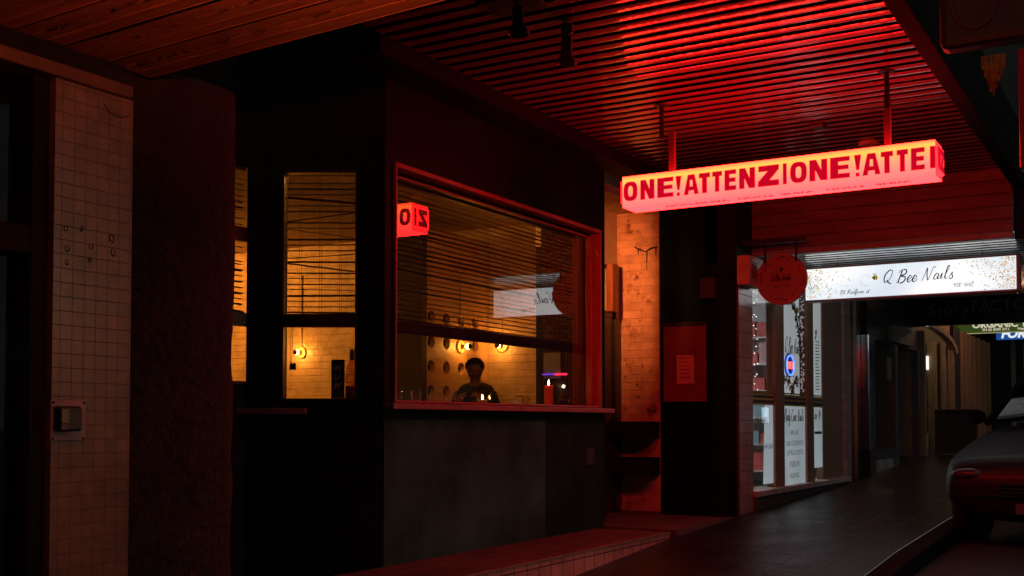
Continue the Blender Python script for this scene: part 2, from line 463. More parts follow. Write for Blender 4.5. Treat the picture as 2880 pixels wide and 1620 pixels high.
def ceil_mat(name, col, rough, wav, coat=1.0, cr=.07):
    m, nt, b, o = nodes(name)
    nt.links.new(ramp(nt, noise(nt, 2.2, 8, .65, stretch=(2.5, .7, 1)), [(.28, tuple(x*.7 for x in col)), (.68, col)]), b.inputs['Base Color'])
    b.inputs['Roughness'].default_value = rough
    rr = nt.nodes.new('ShaderNodeMapRange'); rr.inputs[3].default_value = cr-.03; rr.inputs[4].default_value = cr+.05
    nt.links.new(noise(nt, 6, stretch=(3, 1, 1)), rr.inputs[0]); nt.links.new(rr.outputs[0], b.inputs['Coat Roughness'])
    b.inputs['Coat Weight'].default_value = coat; b.inputs['Coat IOR'].default_value = 1.65
    bp = nt.nodes.new('ShaderNodeBump'); bp.inputs['Strength'].default_value = wav; bp.inputs['Distance'].default_value = .006
    nt.links.new(noise(nt, 5, 3, .5, stretch=(4, .8, 1)), bp.inputs['Height']); nt.links.new(bp.outputs[0], b.inputs['Coat Normal'])
    nt.links.new(bp.outputs[0], b.inputs['Normal'])
    MATS[name] = m; return m
ceil_m = ceil_mat('gloss_ceiling_sheet', (.22, .12, .17), .5, .10)
ceil_low_m = ceil_mat('pale_ceiling_sheet', (.55, .54, .52), .32, .3)

aw = thing('corrugated_awning', (1.4, -1.6, 2.22), 'deep corrugated metal awning glowing red over the footpath above the lit red sign', 'awning')
corrugated(-2.22, 5.08, -2.92, -.24, 2.22, .128, .052, .10, .0024).build('ceiling_sheet', (ceil_m, pm('gap_black', (.008,.008,.008), .8, spec=.05)), aw)
bx(-2.25, 5.12, -3.02, -2.92, 2.03, 2.52).build('fascia', MATS['gap_black'], aw, bevel=.006)
bx(-2.30, -2.22, -3.02, 0, 2.19, 2.5).build('end_beam', black, aw, bevel=.006)
mb = MB()
for k in range(5):
    mb.box(5.085-.004*(k % 2), 5.12, -2.92, -.42, 1.66+k*.114, 1.66+(k+1)*.114-.006)
mb.box(5.11, 5.13, -2.92, -.42, 1.66, 2.24)
mb.build('bulkhead', pm('bulkhead_boards', (.20,.15,.16), .5, var=.3, vs=3, stretch=(1,.6,4)), aw, bevel=.004)
bx(5.06, 5.16, -2.92, -.42, 1.60, 1.652).build('bulkhead_trim', pm('grey_trim', (.32,.31,.3), .45), aw, bevel=.004)

la = thing('low_awning', (7, -1.6, 1.67), 'low pale corrugated awning lit white above the nail salon sign', 'awning')
corrugated(5.16, 7.4, -2.92, -.60, 1.67, .155, .05, .03).build('ceiling_sheet', (ceil_low_m, MATS['gap_black']), la)
mb = MB()
for k in range(7):
    for j in range(5): mb.sphere((5.22+k*.155, -2.6+j*.42, 1.668), .007, 6, 4)
mb.build('ceiling_screws', dark_metal, la)
bx(5.16, 7.4, -3.02, -2.92, 1.60, 2.2).build('fascia', black, la, bevel=.006)

ta = thing('timber_awning', (-5, -1.8, 1.38), 'old timber boarded awning with peeling dark joints over the tiled shop front', 'awning')
def soffit_mat():
    m, nt, b, o = nodes('soffit_boards')
    base = ramp(nt, noise(nt, 3, 8, .7, stretch=(9, .6, 1)), [(.3, (.22,.12,.07)), (.7, (.50,.30,.17))])
    flake = ramp(nt, noise(nt, 16, 8, .75, stretch=(1, .35, 1)), [(.60, (0,0,0)), (.66, (1,1,1))])
    nt.links.new(mixc(nt, flake, base, (.05,.04,.035)), b.inputs['Base Color'])
    b.inputs['Roughness'].default_value = .55
    bump(nt, b, noise(nt, 12, 6, .7, stretch=(8, .7, 1)), .5, .008); return m
sm = soffit_mat()
mb = MB(); x = -2.36; k = 0
while x > -9:
    w = .0695; z = 1.38+random.uniform(-.004, .004)
    i = len(mb.v)
    # each board dips a little towards the wall
    def P(xx, y, dz): return (xx-.035*(y+.65)*0, y, z+dz-.03*(y+.65)*1.0)
    n = 12
    for j in range(n):
        y0 = -.6-2.45*j/n; y1 = -.6-2.45*(j+1)/n
        g = .008+.003*math.sin(k)
        mb.quad(P(x-g,y0,0),P(x-g,y1,0),P(x-w,y1,.002*math.sin(k*2.1)),P(x-w,y0,.002*math.sin(k*2.1)))
        mb.quad(P(x,y0,.0),P(x,y1,.0),P(x-.004,y1,.010),P(x-.004,y0,.010))
        mb.quad(P(x-.004,y0,.010),P(x-.004,y1,.010),P(x-g,y1,0),P(x-g,y0,0))
    x -= w; k += 1
mb.build('soffit_boards', sm, ta)
flake_m = pm('flaking_paint', (.10,.06,.045), .7, var=.6, vs=30, bs=.6)
for c in range(3):                       # rough cover battens with flaking paint along every sixth joint
    xx = -2.50-.2085*c; mb = MB(); top = []; bot = []
    n = 130
    for q in range(n+1):
        y = -.70-2.28*q/n; zc = 1.380-.03*(y+.65)
        a, b_ = random.uniform(.002, .013), random.uniform(.002, .012); h = random.choice((.0, .0, .0, .004, .009))
        top.append([(xx-a, y, zc), (xx-a*.8, y, zc-h), (xx+b_*.8, y, zc-h), (xx+b_, y, zc)])
    for p, q in zip(top, top[1:]):
        for e in range(3): mb.quad(p[e], p[e+1], q[e+1], q[e])
    mb.build('cover_strip', flake_m, ta)
bx(-9, -2.30, -3.05, -.55, 1.55, 1.62).build('roof', black, ta)
bx(-2.36, -2.30, -3.05, -.55, 1.47, 1.62).build('end_beam', pm('dark_timber', (.10,.06,.045), .6), ta, bevel=.008)

sl_ = thing('added_uplight', (-3.5, -2.6, 1.03), 'red uplight bowl added out of view to light the old timber awning', 'lamp')  # unseen lamp added to redden the soffit; bowl keeps its light off the tiles
for a in (0, 2.09, 4.19): MB().cyl((-3.5+.1*math.cos(a),-2.6+.1*math.sin(a),1.10),(-3.5+.02*math.cos(a),-2.6+.02*math.sin(a),1.45), .003, 6).build('stem', black, sl_)
MB().lathe((-3.5,-2.6,1.03), [(.01,0),(.07,.012),(.105,.05),(.112,.085),(.105,.085),(.098,.052),(.065,.02),(.01,.01)], 24).build('bowl', black, sl_, smooth=True)
MB().sphere((-3.5,-2.6,1.085), .045, 16, 10).build('red_globe', emit('red_globe', (1.0,.105,.022), 2700), sl_, smooth=True)

# ------------------------------------------------------------------ the bar
bar = thing('bar_building', (0, 0, -.85), 'black painted corner bar with a big red framed window and warm brick inside', 'building')
black_l = pm('black_facade', (.010, .018, .017), .6, spec=.08, var=.3, vs=2.5, bs=.2, bscale=30)
fw = MB()
fw.box(0, .085, 0, .2, .128, 1.60); fw.box(2.955, 3.05, 0, .2, .128, 1.60)
fw.box(0, 3.05, 0, .2, 1.60, 2.75)
fw.box(-.02, 3.05, .002, .2, .02, .128)
fw.build('front_wall', black_l, bar, bevel=.004)
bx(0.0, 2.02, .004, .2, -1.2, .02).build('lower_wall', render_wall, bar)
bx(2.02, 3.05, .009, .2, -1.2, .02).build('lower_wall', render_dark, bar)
vent = MB()
vent.box(2.70, 2.84, -.004, .012, -.34, -.20)
for k in range(6): vent.box(2.71, 2.83, -.009, -.004, -.33+k*.022, -.32+k*.022)
vent.build('wall_vent', pm('vent_grey', (.05,.06,.055), .7), bar)
# splayed wall beside the entry: s along the wall from the corner, e inwards
U = Vector((-.509, .861, 0)); E_ = Vector((.861, .509, 0))
Msp = Matrix(((U.x, E_.x, 0, 0), (U.y, E_.y, 0, 0), (0, 0, 1, 0), (0, 0, 0, 1)))
sp = MB()
sp.box(.0, .176, 0, .12, .145, 1.53); sp.box(.61, .825, 0, .12, .145, 1.53)
sp.box(0, .825, 0, .12, 1.53, 2.75); sp.box(0, .825, 0, .12, -1.2, .145)
sp.build('splay_wall', black, bar, M=Msp)
# set back wall with a window in it
sb = MB()
sb.box(-.424, -.415, .70, .715, -1.2, 2.75); sb.box(-1.02, -.424, .70, .72, 1.545, 2.75); sb.box(-1.02, -.424, .70, .72, -1.2, .25)
sb.box(-2.6, -1.02, .70, .80, -1.2, 2.75)
sb.build('set_back_wall', black, bar)
bx(-2.62, -2.5, -.3, .8, -1.4, 2.75).build('recess_side_wall', black, bar)
bx(-2.62, .0, .0, .8, 2.60, 2.70).build('recess_ceiling', black, bar)
bx(-.38, 4.6, -.24, 0, 2.10, 2.26).build('cornice', black, bar, bevel=.01)
bx(-.38, 4.6, -.255, -.24, 2.10, 2.118).build('cornice_bead', black, bar)
# party wall of cream painted brick, its bare end showing in the porch
bx(4.6, 4.8, .63, 9.0, -1.2, 2.75).build('party_wall', cream_in, bar)
bx(4.585, 4.8, .158, .63, -1.2, 2.75).build('brick_pier', peel_brick, bar)
dk = MB()
dk.tube([(4.583,.42,1.72),(4.583,.37,1.69),(4.583,.30,1.66),(4.583,.24,1.69),(4.583,.17,1.70)], [.004,.009,.006,.010,.006], 7)
for y, z0_, z1_ in ((.375,1.69,1.63),(.285,1.66,1.47),(.19,1.69,1.60)): dk.tube([(4.583,y,z0_),(4.583,y+.003,(z0_+z1_)/2),(4.583,y,z1_)], [.008,.005,.002], 6)
dk.build('tar_drip', pm('tar', (.012,.010,.009), .5), bar)
# porch
po = MB(); po.box(3.49, 3.52, .225, .292, -.85, 2.7); po.box(3.0, 3.05, .2, .58, -1.2, 2.75); po.build('porch_wall_and_shade_fin', black, bar)  # thin hidden fin added to keep lamp light off the end wall
bx(3.05, 4.585, .60, .66, 1.53, 2.75).build('porch_back_wall', plaster, bar)
bx(3.05, 4.585, .0, .66, 2.70, 2.78).build('porch_ceiling', plaster, bar)
pd = MB(); pd.box(3.05, 3.16, .58, .66, -.85, 1.53); pd.box(4.46, 4.585, .56, .66, -.85, 1.53); pd.box(3.16, 4.46, .58, .66, 1.02, 1.08); pd.box(3.16,4.46,.585,.64,-.85,1.02)
dr = pd.build('porch_door', black_gloss, bar, bevel=.004)
fl = bx(4.30, 4.44, .52, .58, 1.07, 1.53).build('door_architrave', pm('orange_timber', (.26,.075,.035), .4, var=.3, stretch=(6,6,.6)), bar, bevel=.004)
bx(3.0, 4.6, -.66, .66, -1.25, -.85).build('porch_floor', tile_top, bar)
# room
floor_m = pm('dark_floor', (.10,.06,.04), .5)
bx(-2.6, 4.6, .66, 9, -1.05, -.98).build('room_floor', floor_m, bar)
rcm = bx(-2.6, 4.6, .8, 9, 2.05, 2.12).box(0, 4.6, .2, .8, 2.05, 2.12).prism([(0,.2),(-.42,.8),(0,.8)], lambda u, v, d: Vector((u, v, d)), 2.05, 2.12)
rcm.build('room_ceiling', pm('room_ceiling', (.32,.22,.13), .7), bar)
bx(-2.6, 4.6, 9, 9.1, -.9, 2.1).build('room_back_wall', plaster, bar)
bx(-2.7, -2.6, .8, 9, -.9, 2.1).build('room_side_wall', plaster, bar)
# big window: trim, sash, glass, transom, sill
wn = MB()
wn.box(.085, .103, -.02, .118, .128, 1.60); wn.box(2.935, 2.955, -.02, .118, .128, 1.60)
wn.box(.103, 2.935, -.02, .118, 1.570, 1.60)
wn.box(.103, 2.935, .06, .10, 1.535, 1.548)
wn.box(2.893, 2.908, .045, .10, .14, 1.535)
wn.box(.103, 2.935, .0, .118, .128, .142)
win = wn.build('front_window', frame_red, bar, bevel=.004)
def sub(o, mb, name, mat, **k):
    q = mb.build(name, mat, o, **k); return q
sub(win, MB().quad((.10,.112,.135),(2.94,.112,.135),(2.94,.112,1.57),(.10,.112,1.57)), 'pane', glass('front_glass', k=3.9))
sub(win, bx(.103, 2.93, .122, .165, .577, .648), 'transom', pm('transom_brown', (.025,.016,.016), .6, spec=.1), bevel=.004)
sub(win, bx(.103, 2.935, .075, .099, 1.549, 1.569), 'shadow_gap', MATS['gap_black'])
sl = MB(); sl.box(-.005, 3.09, -.075, .0, .085, .122)
sub(win, sl, 'window_sill', pm('sill_red_paint', (.36,.17,.15), .35, var=.25, vs=5, bs=.15, bscale=30), bevel=.006)
sw = MB(); sw.box(.165, .62, -.012, .06, 1.515, 1.535); sw.box(.165, .62, -.012, .06, .135, .15); sw.box(.165, .178, -.012, .06, .15, 1.515); sw.box(.607, .62, -.012, .06, .15, 1.515); sw.box(.178,.607,.0,.06,.581,.657)
w2 = sw.build('splay_window', black_gloss, bar, M=Msp, bevel=.003)
sub(w2, MB().quad((.17,.04,.14),(.61,.04,.14),(.61,.04,1.53),(.17,.04,1.53)), 'pane', clear, M=Msp)
sub(w2, bx(.46, .90, -.09, .0, .055, .092), 'window_sill', MATS['sill_red_paint'], M=Msp, bevel=.005)
w3o = bx(-1.02,-.424,.69,.72,.235,.252).build('set_back_window', black_gloss, bar)
for a, b_ in ((1.09,1.175),(.58,.66)): sub(w3o, bx(-1.02, -.424, .69, .72, a, b_), 'rail', black_gloss)
sub(w3o, MB().quad((-1.02,.712,.25),(-.424,.712,.25),(-.424,.712,1.545),(-1.02,.712,1.545)), 'pane', clear)
bx(.1, 2.95, .2, .55, .115, .142).build('window_counter', pm('counter_timber', (.25,.13,.07), .4), bar)
bx(.05, .72, .12, .34, .115, .142).build('window_counter', MATS['counter_timber'], bar, M=Msp)

bx(-2.6, 4.6, .0, 9, 2.78, 12).build('upper_storey', pm('upper_brick', (.05,.042,.036), .8, bs=.3), bar)
# entry step
st = thing('tiled_step', (1.2, -.33, -1.2), 'low red lit step with tiled riser running under the bar window', 'step')
bx(-2.4, 2.83, -.645, .0, -1.45, -.856).build('tread', tile_top, st, bevel=.004)
bx(-.28, 2.845, -.658, -.645, -1.45, -.866).build('riser', tile_step, st)
bx(-.28, 2.85, -.664, -.640, -.866, -.853).build('nosing', pm('nosing_tile', (.30,.24,.2), .35), st, bevel=.003)
bx(-2.4, -.30, -.662, -.645, -1.45, -.853).build('dark_kerb', black, st)
bx(2.83, 2.845, -.64, .0, -1.45, -.856).build('end_riser', tile_step, st)

# blinds
def blind(name, label, ax0, ax1, z0, z1, pitch, M=None, y=.0, group=None, droop=()):
    t = thing(name, tuple((M @ Vector(((ax0+ax1)/2, y, z0))) if M is not None else ((ax0+ax1)/2, y, z0)), label, 'blind')
    mb = MB(); n = int((z1-z0-.02)/pitch)
    for k in range(n):
        z = z0+.012+k*pitch; tl = random.gauss(0, .0015); tilt = random.gauss(.0, .002)
        if k in droop: tl = random.choice((-1, 1))*random.uniform(.012, .03)
        seg = 12; prev = None
        for j in range(seg+1):
            a = ax0+(ax1-ax0)*j/seg; sag = random.gauss(0, .0007)
            zz = z+tl*(j/seg-.5)*2+sag
            cur = [(a, y-.0150, zz-tilt-.0010), (a, y, zz+.0026), (a, y+.0150, zz+tilt-.0010)]
            if prev:
                for q in range(2): mb.quad(prev[q], cur[q], cur[q+1], prev[q+1])
                for q in range(2):
                    mb.quad(*(Vector(p)-Vector((0,0,.0014)) for p in (prev[q], cur[q], cur[q+1], prev[q+1])))
                mb.quad(prev[0], cur[0], Vector(cur[0])-Vector((0,0,.0014)), Vector(prev[0])-Vector((0,0,.0014)))
            prev = cur
    mb.build('slats', pm('blind_slat', (.06,.034,.02), .4, var=.3), t, M=M)
    cd = MB()
    for c in ((ax0+.09), (ax0+ax1)/2, (ax1-.09)):
        cd.tube([(c, y-.014, z0), (c, y-.014, z1)], .0012, 5); cd.tube([(c+.018, y+.014, z0), (c+.018, y+.014, z1)], .0012, 5)
    cd.build('ladder_cords', dark_metal, t, M=M)
    bx(ax0, ax1, y-.014, y+.014, z0-.012, z0+.003).build('bottom_rail', MATS['blind_slat'], t, M=M, bevel=.002)
    bx(ax0, ax1, y-.02, y+.02, z1-.005, z1+.02).build('head_rail', MATS['blind_slat'], t, M=M, bevel=.002)
    return t
b1 = blind('venetian_blind', 'wide dark venetian blind half lowered behind the big red framed window', .13, 2.86, .66, 1.545, .032, y=.195, droop=(17,))
b2 = blind('venetian_blind', 'crooked venetian blind with slipped slats in the narrow splayed window', .18, .605, .665, 1.52, .0345, M=Msp, y=.09, droop=(8, 10, 14, 17, 20))
cd = MB(); cd.tube([(.565,.075,.66),(.568,.075,.45),(.572,.075,.36)], .0016, 5); cd.tube([(.575,.075,.66),(.58,.075,.36)], .0016, 5)
cd.lathe((.574,.075,.325), [(.006,0),(.012,.005),(.010,.035),(.004,.045)], 10); cd.lathe((.556,.075,.325), [(.006,0),(.012,.005),(.010,.035),(.004,.045)], 10)
cd.build('pull_cord', black_gloss, b2, M=Msp)
b3 = blind('venetian_blind', 'sliver of a venetian blind in the set back window behind the rough pier', -1.0, -.43, .67, 1.53, .0345, y=.742, droop=(9, 17))

# lamps on the brick wall
bulb_m = emit('bulb_glow', (1.0, .37, .056), 150)
brass = pm('brass', (.5,.33,.12), .3, .9)
def wall_lamp(base, axis, label, first=None):
    if first:
        t = first.copy(); COL.objects.link(t); t.location = base; t['label'] = label; t['o'] = tuple(base)
        if axis == 'Y': t.rotation_euler = (0, 0, R(90))
        for ch in first.children:
            c = ch.copy(); COL.objects.link(c); c.parent = t
        return t
    t = thing('wall_lamp', base, label, 'lamp', 'bare bulb lamps on the bar walls')
    x, y, z = base
    MB().lathe(base, [(.068,0),(.068,-.012),(.06,-.02),(.03,-.024)], 28, 'X').build('back_plate', pm('lamp_enamel', (.6,.42,.22), .35), t, smooth=False)
    MB().lathe((x-.02,y,z), [(.022,0),(.022,-.045),(.018,-.05)], 16, 'X').build('holder', brass, t)
    MB().lathe((x-.07,y,z), [(.012,0),(.024,-.015),(.031,-.034),(.031,-.040)], 18, 'X').build('bulb', bulb_m, t, smooth=True)
    MB().lathe((x-.1105,y,z), [(.031,0),(.027,-.014),(.016,-.026),(.002,-.031)], 18, 'X').build('crown_cap', pm('crown_silver', (.1,.07,.05), .3, .8), t, smooth=True)
    MB().tube([(x-.008,y,z+.06),(x-.008,y,z+.9)], .008, 8).build('conduit', pm('painted_conduit', (.5,.36,.2), .5), t)
    return t
l0 = wall_lamp((4.598, 4.633, .82), 'X', 'bare crown bulb on a round plate seen through the narrow splayed window')
wall_lamp((4.598, 1.92, .805), 'X', 'bare crown bulb on the brick just above the person in the big window', l0)
wall_lamp((4.06, 2.098, .77), 'Y', 'bare crown bulb in front of the panel of round holes', l0)
wall_lamp((4.598, 7.4, .82), 'X', 'unseen crown bulb added deep in the bar beyond the narrow window', l0)  # extra bulb out of view, added to light the room

for px_, py_, lb in ((3.2, 5.7, 'unseen pendant bulb added deep in the bar by the long brick wall'), (1.6, 7.2, 'unseen pendant bulb added at the very back of the bar')):  # unseen bulbs added to brighten the upper brick wall
    pt = thing('added_pendant', (px_, py_, 1.75), lb, 'lamp', 'unseen pendant bulbs added to light the bar')
    MB().sphere((px_, py_, 1.75), .05, 14, 10).build('bulb', emit('pendant_glow', (1.0, .345, .045), 1150), pt, smooth=True)
    MB().cyl((px_, py_, 1.79), (px_, py_, 2.05), .006, 6).build('cord', black_gloss, pt)
hd = thing('added_ceiling_globe', (1.7, .48, 1.9), 'warm globe added out of view on the bar ceiling above the window head', 'lamp')  # hidden globe added to light the far brick wall
MB().sphere((1.7,.48,1.93), .06, 14, 10).build('globe', emit('ceiling_glow', (1.0,.36,.055), 330), hd, smooth=True); MB().cyl((1.7,.48,1.98),(1.7,.48,2.06), .02, 8).build('stem', black_gloss, hd)
# bottle rack panel
rk = thing('bottle_rack', (3.95, 2.3, -.84), 'timber panel of round bottle holes in the bar behind the person inside', 'rack')
mb = MB(); x0, z0, cw = 3.424, -.53, .265
for i in range(4):
    for j in range(7):
        cx, cz = x0+cw*(i+.5), z0+.24*(j+.5); n = 16; ring = []; outer = []; r = .062
        for k in range(n):
            a = 2*math.pi*k/n; c, s_ = math.cos(a), math.sin(a); q = 1/max(abs(c), abs(s_))
            ring.append((cx+r*c, cz+r*s_)); outer.append((cx+cw/2*c*q, cz+.12*s_*q))
        for k in range(n):
            k2 = (k+1) % n
            mb.quad((outer[k][0],2.1,outer[k][1]),(outer[k2][0],2.1,outer[k2][1]),(ring[k2][0],2.1,ring[k2][1]),(ring[k][0],2.1,ring[k][1]))
            mb.quad((ring[k][0],2.1,ring[k][1]),(ring[k2][0],2.1,ring[k2][1]),(ring[k2][0],2.16,ring[k2][1]),(ring[k][0],2.16,ring[k][1]))
mb.box(3.40, 3.424, 2.1, 2.5, -.84, 1.9); mb.box(4.484, 4.598, 2.1, 2.16, -.84, 1.9); mb.box(3.424, 4.484, 2.1, 2.16, 1.15, 1.9); mb.box(3.424, 4.484, 2.1, 2.16, -.84, -.53)
mb.build('front_panel', pm('rack_plywood', (.5,.30,.13), .45, var=.25, vs=3, stretch=(1,1,6)), rk)
bx(3.30, 3.398, 2.04, 2.5, -.84, 2.0).build('end_post', pm('rack_post', (.05,.035,.025), .5), rk, bevel=.004)
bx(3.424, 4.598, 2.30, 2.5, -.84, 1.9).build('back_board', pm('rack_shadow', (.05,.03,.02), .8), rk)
bt = MB()
for i in range(4):
    for j in range(7):
        if random.random() < .3:
            cx, cz = x0+cw*(i+.5), z0+.24*(j+.5)-.018
            bt.lathe((cx,2.17,cz), [(.012,0),(.036,.004),(.042,.02),(.042,.13)], 12, 'Y')
tag(bt.build('bottle_bases', pm('dark_bottle', (.02,.03,.015), .15), rk))

# inner side wall of the porch seen through the window: dark curtain and grey notice
cu = MB()
for k in range(15):
    y = .20+k*.0245
    cu.tube([(2.985+.008*math.sin(k*2.2),y,-.8),(2.985,y+.004,1.6)], .014, 6)
tag(cu.build('curtain', pm('rust_curtain', (.05,.018,.012), .8), smooth=True), 'dark rust curtain hanging at the right end of the big window', 'curtain')
nb = thing('notice_board', (2.962, .43, .42), 'grey board on the curtain at the far end of the big window', 'board')
bx(2.955, 2.966, .37, .53, .38, .60).build('panel', pm('grey_board', (.22,.23,.22), .5), nb)
bx(2.952, 2.968, .365, .535, .60, .61).build('rail', dark_metal, nb)

ls = thing('neon_reflection', (2.945, .45, .42), 'purple and red neon reflection built as a glowing strip in the big window', 'light')  # glowing strip stands in for a neon reflection in the glass
bx(2.938, 2.95, .30, .415, .405, .422).build('red_half', emit('reflection_red', (1.0,.03,.10), 1.6), ls)
bx(2.938, 2.95, .415, .535, .410, .420).build('purple_half', emit('reflection_purple', (.25,.06,1.0), 1.0), ls)
# things on the window counter
def flame(c, h=.035):
    return MB().lathe(c, [(.001,0),(.005,.006),(.0065,.013),(.004,.024),(.0006,h)], 10)
flame_m = emit('flame', (1.0, .60, .22), 60)
cp = thing('pillar_candle', (2.62, .30, .142), 'tall red pillar candle burning at the right of the bar window', 'candle')
wx = MB().lathe((2.62,.30,.142), [(.034,0),(.035,.01),(.034,.15),(.036,.163),(.033,.167),(.026,.158),(.004,.154)], 24)
def wax_mat():
    m, nt, b, o = nodes('candle_wax')
    b.inputs['Base Color'].default_value = (.75, .10, .06, 1); b.inputs['Roughness'].default_value = .45
    b.inputs['Subsurface Weight'].default_value = .6; b.inputs['Subsurface Radius'].default_value = (.06,.012,.006)
    b.inputs['Subsurface Scale'].default_value = .5
    return m
wx.build('wax', wax_mat(), cp, smooth=True)
MB().cyl((2.62,.30,.292),(2.62,.30,.318), .0012, 6).build('wick', black_gloss, cp)
flame((2.62,.30,.310), .046).build('flame', flame_m, cp, smooth=True)
def tumbler_mat():
    m, nt, b, o = nodes('drinking_glass'); b.inputs['Transmission Weight'].default_value = 1; b.inputs['Roughness'].default_value = .02
    b.inputs['Base Color'].default_value = (.95,.93,.9,1); b.inputs['IOR'].default_value = 1.3; return m
tg = tumbler_mat()
vt = thing('votive_candle', (1.6, .30, .142), 'lit white candle in a square glass in front of the person inside', 'candle')
g = MB()
for a, b_, c, d in ((1.548,1.652,.248,.253),(1.548,1.652,.347,.352),(1.548,1.553,.253,.347),(1.647,1.652,.253,.347)): g.box(a, b_, c, d, .142, .236)
g.box(1.548,1.652,.248,.352,.142,.15)
g.build('glass_holder', glass('votive_glass', (.97,.93,.88), k=1.5), vt)
MB().lathe((1.6,.30,.151), [(.036,0),(.037,.02),(.035,.024),(.02,.021)], 20).build('wax', pm('white_wax', (.8,.72,.6), .5), vt, smooth=True)
flame((1.6,.30,.176), .04).build('flame', flame_m, vt, smooth=True)
def tumbler(x, y, label, src=None):
    if src:
        t = src.copy(); COL.objects.link(t); t.location = (x, y, .142); t['label'] = label; return t
    pr = [(.028,.0),(.030,.0),(.034,.075),(.0325,.075),(.0285,.006),(.001,.006)]
    o = MB().lathe((x,y,.142), pr, 20).build('tumbler', glass('thin_glass', (.97,.95,.92), k=1.6), local=(x,y,.142), smooth=True)
    return tag(o, label, 'glass', 'empty glasses along the window counter')
t0 = tumbler(.62, .36, 'empty tumbler at the far left end of the window counter')
for x, y, lb in ((.80,.33,'empty tumbler second from the left end of the window counter'),(1.18,.38,'empty tumbler left of the dark jacket behind the glass'),
                 (1.34,.34,'empty tumbler nearest the left arm of the person inside'),(2.42,.40,'empty tumbler just left of the red candle'),(2.90,.42,'empty tumbler right of the red candle by the frame')):
    tumbler(x, y, lb, t0)
def coupe(x, y, label, src=None):
    if src:
        t = src.copy(); COL.objects.link(t); t.location = (x, y, .142); t['label'] = label; return t
    pr = [(.032,.0),(.030,.003),(.004,.006),(.0035,.055),(.012,.060),(.046,.074),(.045,.076),(.010,.064),(.001,.063)]
    o = MB().lathe((x,y,.142), pr, 20).build('coupe_glass', MATS['thin_glass'], local=(x,y,.142), smooth=True)
    return tag(o, label, 'glass', 'stemmed glasses on the window counter')
c0 = coupe(1.92, .32, 'stemmed coupe glass right of the square candle glass')
coupe(2.22, .34, 'stemmed coupe glass midway between the two candles', c0)
# board sign and bottle in the narrow window
ms = thing('board_sign', tuple(Msp @ Vector((.31,.2,.142))), 'upright black board lettered downwards in the narrow lit window', 'sign')
bx(.268, .349, .195, .21, .142, .395).build('board', pm('sign_black', (.012,.014,.013), .5, var=.2), ms, M=Msp)
def fsp(u, v, d): return Msp @ Vector((.349-u, .195-d, v))
lm = MB()
for k, ch in enumerate('MUM'):
    q = text_mb(ch, .055, fsp, .014, .325-.054*k, bold=.001, shear=.25); i = len(lm.v); lm.v += q.v; lm.f += [tuple(a+i for a in f) for f in q.f]
lm.build('lettering', pm('sign_cream', (.7,.68,.6), .6, var=0), ms)
text_mb('CORDON', .017, fsp, .012, .148, bold=.0003).build('small_lettering', MATS['sign_cream'], ms)
bt = thing('champagne_bottle', tuple(Msp @ Vector((.215,.2,.142))), 'pale bottle with red label beside the black lettered board in the window', 'bottle')
MB().lathe((.222,.2,.142), [(.036,0),(.04,.01),(.04,.17),(.034,.205),(.016,.25),(.014,.30),(.016,.302),(.016,.315),(.001,.316)], 20).build('body', glass('amber_bottle', (.8,.6,.35), k=2), bt, M=Msp, smooth=True)
MB().lathe((.222,.2,.155), [(.0408,0),(.0408,.075)], 20).build('bottle_label', pm('red_label', (.45,.05,.04), .5), bt, M=Msp, smooth=True)
MB().lathe((.222,.2,.392), [(.0170,0),(.0166,.06),(.017,.068),(.002,.069)], 16).build('foil', brass, bt, M=Msp, smooth=True)

# bag on the counter at the right of the window
hb = thing('handbag', (2.80, .25, .142), 'dark rounded handbag with a looped handle right of the red candle', 'bag')
MB().sphere((2.80,.25,.185), .062, 18, 12, (1.35,.6,.72)).build('body', pm('bag_leather', (.035,.02,.02), .35), hb, smooth=True)
MB().tube([(2.80+.075*math.cos(math.pi*k/12), .25, .20+.075*math.sin(math.pi*k/12)) for k in range(13)], .005, 8).build('handle', pm('bag_handle', (.10,.03,.03), .3), hb, smooth=True)
MB().lathe((2.805,.205,.185), [(.001,0),(.018,.002),(.018,.006),(.001,.008)], 14, 'Y').build('clasp', pm('bag_brass', (.6,.4,.08), .3, .6), hb)

# ------------------------------------------------------------------ person
def skinned(name, pts, edges, rad, mat, parent=None, loc=(0,0,0), root=0, sub=2, rotz=0):
    me = D.meshes.new(name); me.from_pydata(pts, edges, []); o = D.objects.new(name, me); COL.objects.link(o)
    o.location = loc if parent is None else (0,0,0)
    if parent is not None: o.parent = parent
    o.modifiers.new('skin', 'SKIN')
    for v, r in zip(me.skin_vertices[0].data, rad):
        v.radius = (r, r) if not isinstance(r, tuple) else r; v.use_root = False
    me.skin_vertices[0].data[root].use_root = True
    s = o.modifiers.new('sub', 'SUBSURF'); s.levels = sub; s.render_levels = sub
    me.materials.append(mat); o.modifiers['skin'].use_smooth_shade = True
    return o
